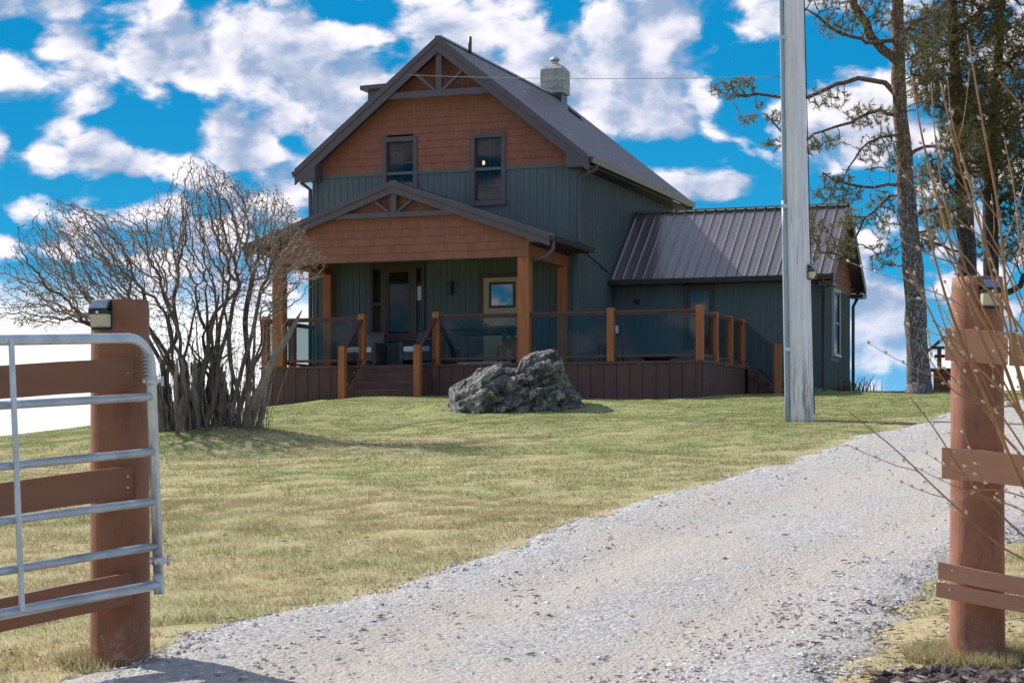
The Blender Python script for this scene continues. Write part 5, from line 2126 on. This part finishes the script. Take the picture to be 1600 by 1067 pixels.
def screws(parent, pts, nrm, r=.0055):
    for p in pts:
        p = Vector(p)
        MB().tube([p, p + Vector(nrm) * .004], r, 8).build('screw', M['screw'], parent)


# left fence
YL = 9.72
xl = (187.5 - 800) / FPX * YL
zl = (HOR - 1030) / FPX * YL
lf = empty('plank_fence', (xl, YL, zl), 0, label='red-brown plank fence on a thick log post behind the metal gate, left', cat='fence', group='red-brown plank fences')
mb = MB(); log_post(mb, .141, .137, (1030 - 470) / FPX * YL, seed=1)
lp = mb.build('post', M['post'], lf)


def board(parent, p, q, h, th, m, label=None, split=False):
    """plank from p to q (centres, world) upright"""
    o = Vector(parent.location)
    P, Q = Vector(p) - o, Vector(q) - o
    d = (Q - P).normalized()
    nrm = Vector((d.y, -d.x, 0)).normalized()
    if nrm.y > 0: nrm = -nrm
    up = Vector((0, 0, 1))
    mb = MB()
    N = 12
    vs = []
    for i in range(N + 1):
        c = P + (Q - P) * i / N
        wv = .0015 * math.sin(i * 1.7 + h * 50)
        vs += [c - up * (h / 2 + wv), c + up * (h / 2 - wv), c + up * (h / 2 - wv) + nrm * th, c - up * (h / 2 + wv) + nrm * th]
    fs = []
    for i in range(N):
        for k in range(4):
            k2 = (k + 1) % 4
            fs.append((i * 4 + k, (i + 1) * 4 + k, (i + 1) * 4 + k2, i * 4 + k2))
    fs += [(0, 1, 2, 3), (N * 4 + 3, N * 4 + 2, N * 4 + 1, N * 4)]
    mb.add(vs, fs)
    ob = mb.build('plank', m, parent, bevel=.003)
    if label: ob['label'] = label
    return ob, nrm, th


Yb = 9.565
YbL = 9.15


def Lx(u, v, Y): return at(u, v, Y)


def extend(p, q, f): return p + (q - p) * f


for (vr0, vr1, vl0, vl1) in ((560, 608, 573, 621), (728, 776, 758, 802), (878, 950, 937, 984)):
    pr = at(204, (vr0 + vr1) / 2, Yb); pl = at(0, (vl0 + vl1) / 2, YbL)
    if vr0 == 878:
        vr0, vr1 = 897, 950
        pr = at(203, 918, Yb); pl = at(0, 960, YbL)
    hgt = .150
    q = extend(pr, pl, 3.4)
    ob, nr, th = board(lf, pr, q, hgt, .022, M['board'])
    o = Vector(lf.location)
    dd_ = (pl - pr).normalized()
    zs = (0.0,) if vr0 == 560 else ((.022, -.030) if vr0 == 728 else (0.0,))
    screws(lf, [pr + dd_ * .028 + Vector((0, 0, zz + .005)) + nr * th - o for zz in zs], nr)
# far post of the left fence, outside the frame but carrying the planks
mb = MB(); log_post(mb, .135, .13, 1.65, seed=5)
fp = mb.build('post', M['post'], lf)
q = extend(at(204, 583, Yb), at(0, 597, YbL), 3.3)
fp.location = Vector((q.x + .10, q.y + .16, gzf(q.x, q.y))) - Vector(lf.location)
solar_light(tuple(at(160, 493, YL - .152)), R(-14), 'black solar light on the top of the left gate post', 1.0)
bpy.context.view_layer.update()

# right fence
YR_ = 9.95
xr = (1527 - 800) / FPX * YR_
zr = (HOR - 1022) / FPX * YR_
rfn = empty('plank_fence', (xr, YR_, zr), 0, label='red-brown plank fence on a thick log post, right of the driveway', cat='fence', group='red-brown plank fences')
mb = MB(); log_post(mb, .134, .124, (1022 - 434) / FPX * YR_, seed=3)
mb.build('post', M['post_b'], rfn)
Yc = 9.845


def rboard(u0, vt0, vb0, u1, vt1, vb1, far, label=None):
    p = at(u0, (vt0 + vb0) / 2, Yc)
    x1 = (u1 - u0) / FPX * Yc
    Y1_ = Yc - .30 * x1
    q = at(u1, (vt1 + vb1) / 2, Y1_)
    h = (vb0 - vt0) / FPX * Yc
    e = p + (q - p) * far
    ob, nr, th = board(rfn, p, e, h, .022, M['board_b'], label)
    return p, (q - p).normalized(), nr, th, h


o = Vector(rfn.location)
p, d, nr, th, h = rboard(1477, 512, 563, 1575, 520, 570, 1.0)
screws(rfn, [p + d * .07 + Vector((0, 0, .055)) + nr * th - o, p + d * .07 + Vector((0, 0, -.035)) + nr * th - o, p + d * .29 + Vector((0, 0, .055)) + nr * th - o], nr)
p, d, nr, th, h = rboard(1577, 520, 571, 1640, 525, 575, 4.0)
screws(rfn, [p + d * .04 + Vector((0, 0, .03)) + nr * th - o], nr)
p, d, nr, th, h = rboard(1472, 698, 747, 1600, 708, 762, 3.0)
screws(rfn, [p + d * .05 + Vector((0, 0, .0)) + nr * th - o, p + d * .10 + Vector((0, 0, -.03)) + nr * th - o, p + d * .06 + Vector((0, 0, .06)) + nr * th - o], nr)
p, d, nr, th, h = rboard(1466, 877, 904, 1600, 903, 930, 3.0, 'upper half of a plank split along its length')
screws(rfn, [p + d * .07 + Vector((0, 0, .015)) + nr * th - o], nr)
p, d, nr, th, h = rboard(1463, 908, 932, 1600, 931.5, 958, 3.0, 'lower half of a plank split along its length')
screws(rfn, [p + d * .065 + Vector((0, 0, .01)) + nr * th - o], nr)
mb = MB(); log_post(mb, .13, .125, 1.7, seed=8)
fp = mb.build('post', M['post_b'], rfn)
fp.location = Vector((3.25, 9.62, gzf(3.25, 9.62))) - o
solar_light(tuple(at(1545, 460, YR_ - .146)), R(6), 'black solar light on the top of the right gate post', 1.0)
solar_light((xp + lean * 2.02 + .142, Yp - .085, zp + 2.02), R(62), 'small solar light on the side of the utility pole', 1.45)


# ------------------------------------------------------------------ tube gate
def gate():
    hinge_top = at(234, 528, 9.48)
    d = Vector((-.455, -.89, 0)).normalized()
    drop = -.060
    ax = (d + Vector((0, 0, drop))).normalized()         # along the bars, away from the latch end
    upv = (Vector((0, 0, 1)) - ax * ax.z).normalized()
    root = empty('tube_gate', tuple(hinge_top - upv * 1.15), 0, label='galvanised steel tube farm gate standing open in front of the left post', cat='gate')
    O = Vector(root.location)
    H = 1.145
    L = 3.4

    def Pt(a, b): return hinge_top + ax * a - upv * b - O
    rr = .0235
    # outer hoop with rounded top corner
    pts = [Pt(L, 0)]
    pts.append(Pt(.16, 0))
    for k in range(1, 9):
        a = k / 9 * math.pi / 2
        pts.append(Pt(.16 - .16 * math.sin(a), .13 * (1 - math.cos(a))))
    pts.append(Pt(0, .14))
    pts.append(Pt(0, H - .02))
    mb = MB().tube(pts, rr, 14)
    mb.tube([Pt(-.012, H + .0), Pt(L, H)], rr, 14)
    mb.tube([Pt(0, H - .05), Pt(0, H + .045)], rr * 1.02, 14)
    mb.build('frame', M['steel'], root)
    for b_ in (.272, .527, .757, .965):
        MB().tube([Pt(.012, b_), Pt(L, b_)], .0190, 12).build('rail', M['steel'], root)
    nrm = ax.cross(upv).normalized()
    if nrm.y > 0: nrm = -nrm
    for a_ in (.98, 2.2):
        w_ = MB()
        c0, c1 = Pt(a_, 0.0) + nrm * .022, Pt(a_, H) + nrm * .022
        w_.beam(c0, c1, .030, .008, up=tuple(nrm))
        w_.build('upright_strap', M['steel'], root)
    # latch-side lugs
    for b_, nm in ((.20, 'lug'), (1.035, 'lug')):
        q = Pt(0, b_)
        lug = MB()
        lug.tube([q + Vector((-.030, -.02, 0)), q + Vector((.055, .0, 0))], .0085, 8)
        lug.tube([q + Vector((.050, 0, .022)), q + Vector((.050, 0, -.022))], .008, 8)
        lug.tube([q + Vector((-.035, -.02, 0)), q + Vector((-.022, -.02, 0))], .015, 6)
        lug.tube([q + upv * .018, q - upv * .018], rr * 1.25, 12)
        lug.build('hinge_lug', M['screw'], root)
    # coiled chain wound on the corner
    c = MB()
    for k in range(7):
        q = Pt(.018, .085 + k * .017)
        c.tube([q + Vector((-.026, -.016, 0)), q + Vector((-.004, -.029, .003)), q + Vector((.020, -.022, 0))], .0032, 5)
    c.build('wire_wrap', M['steel'], root)


gate()


# ------------------------------------------------------------------ pussy willow at the right edge
def willow():
    base = at(1690, 985, 8.2)
    root = empty('pussy_willow', tuple(base), label='bare pussy willow stems with silver catkins leaning in from the right edge', cat='shrub')
    S = [([(1690, 985), (1640, 900), (1560, 850), (1470, 770), (1400, 703), (1325, 642)], 8.3, .0055, .25),
         ([(1690, 985), (1650, 850), (1590, 740), (1540, 620), (1490, 500), (1455, 380), (1435, 270)], 8.2, .0095, .8),
         ([(1690, 985), (1660, 830), (1610, 690), (1565, 560), (1510, 450), (1470, 330), (1440, 210), (1425, 120)], 8.4, .0095, .9),
         ([(1690, 985), (1665, 800), (1600, 620), (1575, 480), (1560, 330), (1535, 190), (1512, 55)], 8.1, .0085, .8),
         ([(1690, 985), (1660, 840), (1600, 720), (1560, 670), (1490, 560), (1450, 480), (1420, 420)], 7.9, .0075, .6),
         ([(1690, 985), (1640, 880), (1570, 810), (1510, 745), (1460, 670), (1420, 618)], 8.5, .0055, .4),
         ([(1690, 985), (1655, 780), (1620, 640), (1590, 520), (1540, 380), (1500, 260), (1470, 130)], 8.6, .008, .9),
         ([(1690, 985), (1670, 800), (1640, 650), (1610, 540), (1560, 470), (1500, 415), (1430, 330)], 8.0, .008, .7),
         ([(1690, 985), (1650, 760), (1600, 645), (1540, 636), (1490, 610), (1458, 570), (1440, 540)], 7.8, .005, .5),
         ([(1690, 985), (1700, 700), (1690, 400), (1650, 240), (1600, 170), (1558, 122)], 8.2, .0075, .3),
         ([(1690, 985), (1680, 820), (1640, 700), (1600, 600), (1575, 520), (1530, 430), (1475, 360), (1425, 260)], 8.7, .0065, .8),
         ([(1690, 985), (1670, 850), (1620, 790), (1580, 770), (1530, 765), (1500, 770)], 8.3, .0045, .7),
         ([(1690, 985), (1680, 750), (1640, 560), (1600, 420), (1585, 300), (1570, 220)], 8.5, .006, .8),
         ([(1690, 985), (1660, 870), (1600, 800), (1550, 780), (1505, 765)], 8.0, .004, .9),
         ([(1690, 985), (1670, 760), (1620, 600), (1550, 520), (1490, 470), (1420, 440), (1395, 400)], 8.8, .0045, .6),
         ([(1690, 985), (1660, 800), (1600, 660), (1545, 590), (1490, 540), (1455, 440)], 8.1, .0065, .5),
         ([(1690, 985), (1665, 790), (1600, 600), (1530, 470), (1480, 330), (1462, 220), (1455, 130)], 8.6, .006, .9),
         ([(1690, 985), (1660, 800), (1590, 640), (1540, 540), (1500, 440), (1450, 330), (1400, 250)], 8.3, .0055, .7),
         ([(1690, 985), (1670, 820), (1610, 640), (1550, 430), (1520, 300), (1490, 200), (1480, 120)], 8.4, .006, .9),
         ([(1690, 985), (1680, 800), (1640, 600), (1590, 450), (1530, 330), (1500, 240)], 8.7, .005, .8),
         ([(1690, 985), (1675, 760), (1625, 560), (1560, 400), (1505, 350), (1440, 290)], 8.1, .005, .6),
         ([(1690, 985), (1670, 860), (1610, 720), (1560, 640), (1520, 560), (1480, 520), (1455, 500)], 8.4, .005, .8),
         ([(1690, 985), (1690, 800), (1650, 620), (1625, 500), (1600, 380), (1592, 330)], 7.9, .006, .8)]
    mb, ck = MB(), MB()

    def smooth_path(pts, n):
        P = np.array(pts, float)
        t = np.linspace(0, len(P) - 1, n)
        out = []
        for q in t:
            i = min(int(q), len(P) - 2); f = q - i
            p0, p1, p2, p3 = P[max(i - 1, 0)], P[i], P[i + 1], P[min(i + 2, len(P) - 1)]
            out.append(.5 * ((2 * p1) + (-p0 + p2) * f + (2 * p0 - 5 * p1 + 4 * p2 - p3) * f * f + (-p0 + 3 * p1 - 3 * p2 + p3) * f ** 3))
        return out
    for (pp, Y, r0, dens_) in S:
        W = []
        for i, (u, v) in enumerate(pp):
            f = i / (len(pp) - 1)
            p = at(u, v, 8.2 + (Y - 8.2) * f)
            W.append(np.array(p - base))
        pts = smooth_path(W, 44)
        rr = [r0 * 1.05 * (1 - .66 * i / 43) for i in range(44)]
        mb.tube(pts, rr, 6)
        side = 1
        for i in range(14, 43):
            if rng.random() < dens_ * .30:
                side = -side
                p = Vector(pts[i]); dr = (Vector(pts[i + 1 if i < 43 else i]) - p).normalized()
                o_ = dr.cross(Vector((0, 1, 0))).normalized() * side
                q = p + o_ * (rr[i] + .004)
                tipd = (dr * .85 + o_ * .45 + Vector((0, rng.normal() * .2, 0))).normalized()
                L = .014 + .010 * rng.random()
                ck.tube([q, q + tipd * L * .3, q + tipd * L * .7, q + tipd * L], [.0024, .0050, .0044, .0012], 7)
            if rng.random() < .055 and i < 38:      # side twig
                p = Vector(pts[i]); dr = (Vector(pts[i + 1]) - p).normalized()
                o_ = dr.cross(Vector((0, 1, 0))).normalized() * (1 if rng.random() < .5 else -1)
                L = .12 + .22 * rng.random()
                tw = [p + dr * L * k / 4 + o_ * L * .45 * (k / 4) ** .8 for k in range(5)]
                mb.tube(tw, [r0 * .4, r0 * .36, r0 * .3, r0 * .25, r0 * .15], 5)
                for k in (2, 3, 4):
                    if rng.random() < .8:
                        q = tw[k]; L2 = .018
                        ck.tube([q, q + dr * L2 * .3, q + dr * L2 * .7, q + dr * L2], [.0028, .0060, .0052, .0012], 7)
    mb.build('stems', M['stem'], root)
    tag(ck.build('catkins', M['catkin'], root), kind='stuff')


willow()

# ------------------------------------------------------------------ service wire from the gable to the pole
p0 = Vector(hpos(-3.6, -.46, 8.95)); p1 = Vector((xp - .25, Yp, zp + 4.70))
a_ = Vector(hpos(-3.95, YF - .06, 8.68))
pts = []
for i in range(31):
    f = i / 30
    p = a_.lerp(p1, f)
    p.z -= .05 * 4 * f * (1 - f)
    pts.append(tuple(p - a_))
mb = MB().tube(pts, .0055, 5)
o = mb.build('service_wire', M['wire'])
o.location = a_
tag(o, 'thin black service wire strung from the front gable to the utility pole', 'cable')


# ------------------------------------------------------------------ dry weeds at the wing corner
def weeds(x, y, n, h, spread, name, label):
    z = gzf(x, y)
    root = empty(name, (x, y, z), label=label, cat='plant')
    mb = MB()
    for i in range(n):
        b = np.array((rng.normal(0, spread), rng.normal(0, spread * .6), -.02))
        hh = h * (.4 + .7 * rng.random())
        l = rng.normal(0, .3, 2) * hh
        mb.tube([b, b + np.array((l[0] * .4, l[1] * .4, hh * .55)), b + np.array((l[0], l[1], hh))], [.010, .008, .003], 4, caps=False)
    mb.build('stalks', M['weed'], root)


wx = hpos(5.35, 4.9, 0)
weeds(wx[0], wx[1], 80, .42, .28, 'dry_weeds', 'rusty dry weeds against the wing foundation at the far right corner')

# ------------------------------------------------------------------ fallen leaves and twig bits
n = 1000
y = 9.2 + 24 * rng.random(n) ** 1.3
x = (rng.random(n) * 2 - 1) * (y * .262)
k = (np.sin(x * 1.9 + y * .8) + np.sin(y * 1.3 - x) + rng.normal(0, .9, n)) > .7
x, y = x[k], y[k]
x = np.r_[x, 1.4 + 1.9 * rng.random(500)]; y = np.r_[y, 9.15 + 2.6 * rng.random(500)]; n = len(x)
z = np.where(drive_t(x, y) > 0, drive_z(x, y), gz(x, y) + .012) + .006
a = rng.random(n) * 6.28
L = .012 + .022 * rng.random(n)
ca, sa = np.cos(a) * L, np.sin(a) * L
w_ = .35 + .3 * rng.random(n)
C = np.stack([x, y, z], 1)
V = np.stack([C - np.stack([ca, sa, 0 * a], 1), C + np.stack([-sa * w_, ca * w_, .4 * L], 1), C + np.stack([ca, sa, .25 * L], 1), C - np.stack([-sa * w_, ca * w_, -.3 * L], 1)], 1).reshape(-1, 3)
M['leaf'] = mat_island('dead_leaf', (0.10, 0.055, 0.035), (0.27, 0.16, 0.09), (0.06, 0.045, 0.035))
lv = np_mesh('fallen_leaves', V, np.arange(len(V)).reshape(-1, 4), M['leaf'])
tag(lv, 'small brown fallen leaves scattered over lawn and driveway', 'leaves', kind='stuff')
print('scene ready', len(bpy.data.objects))
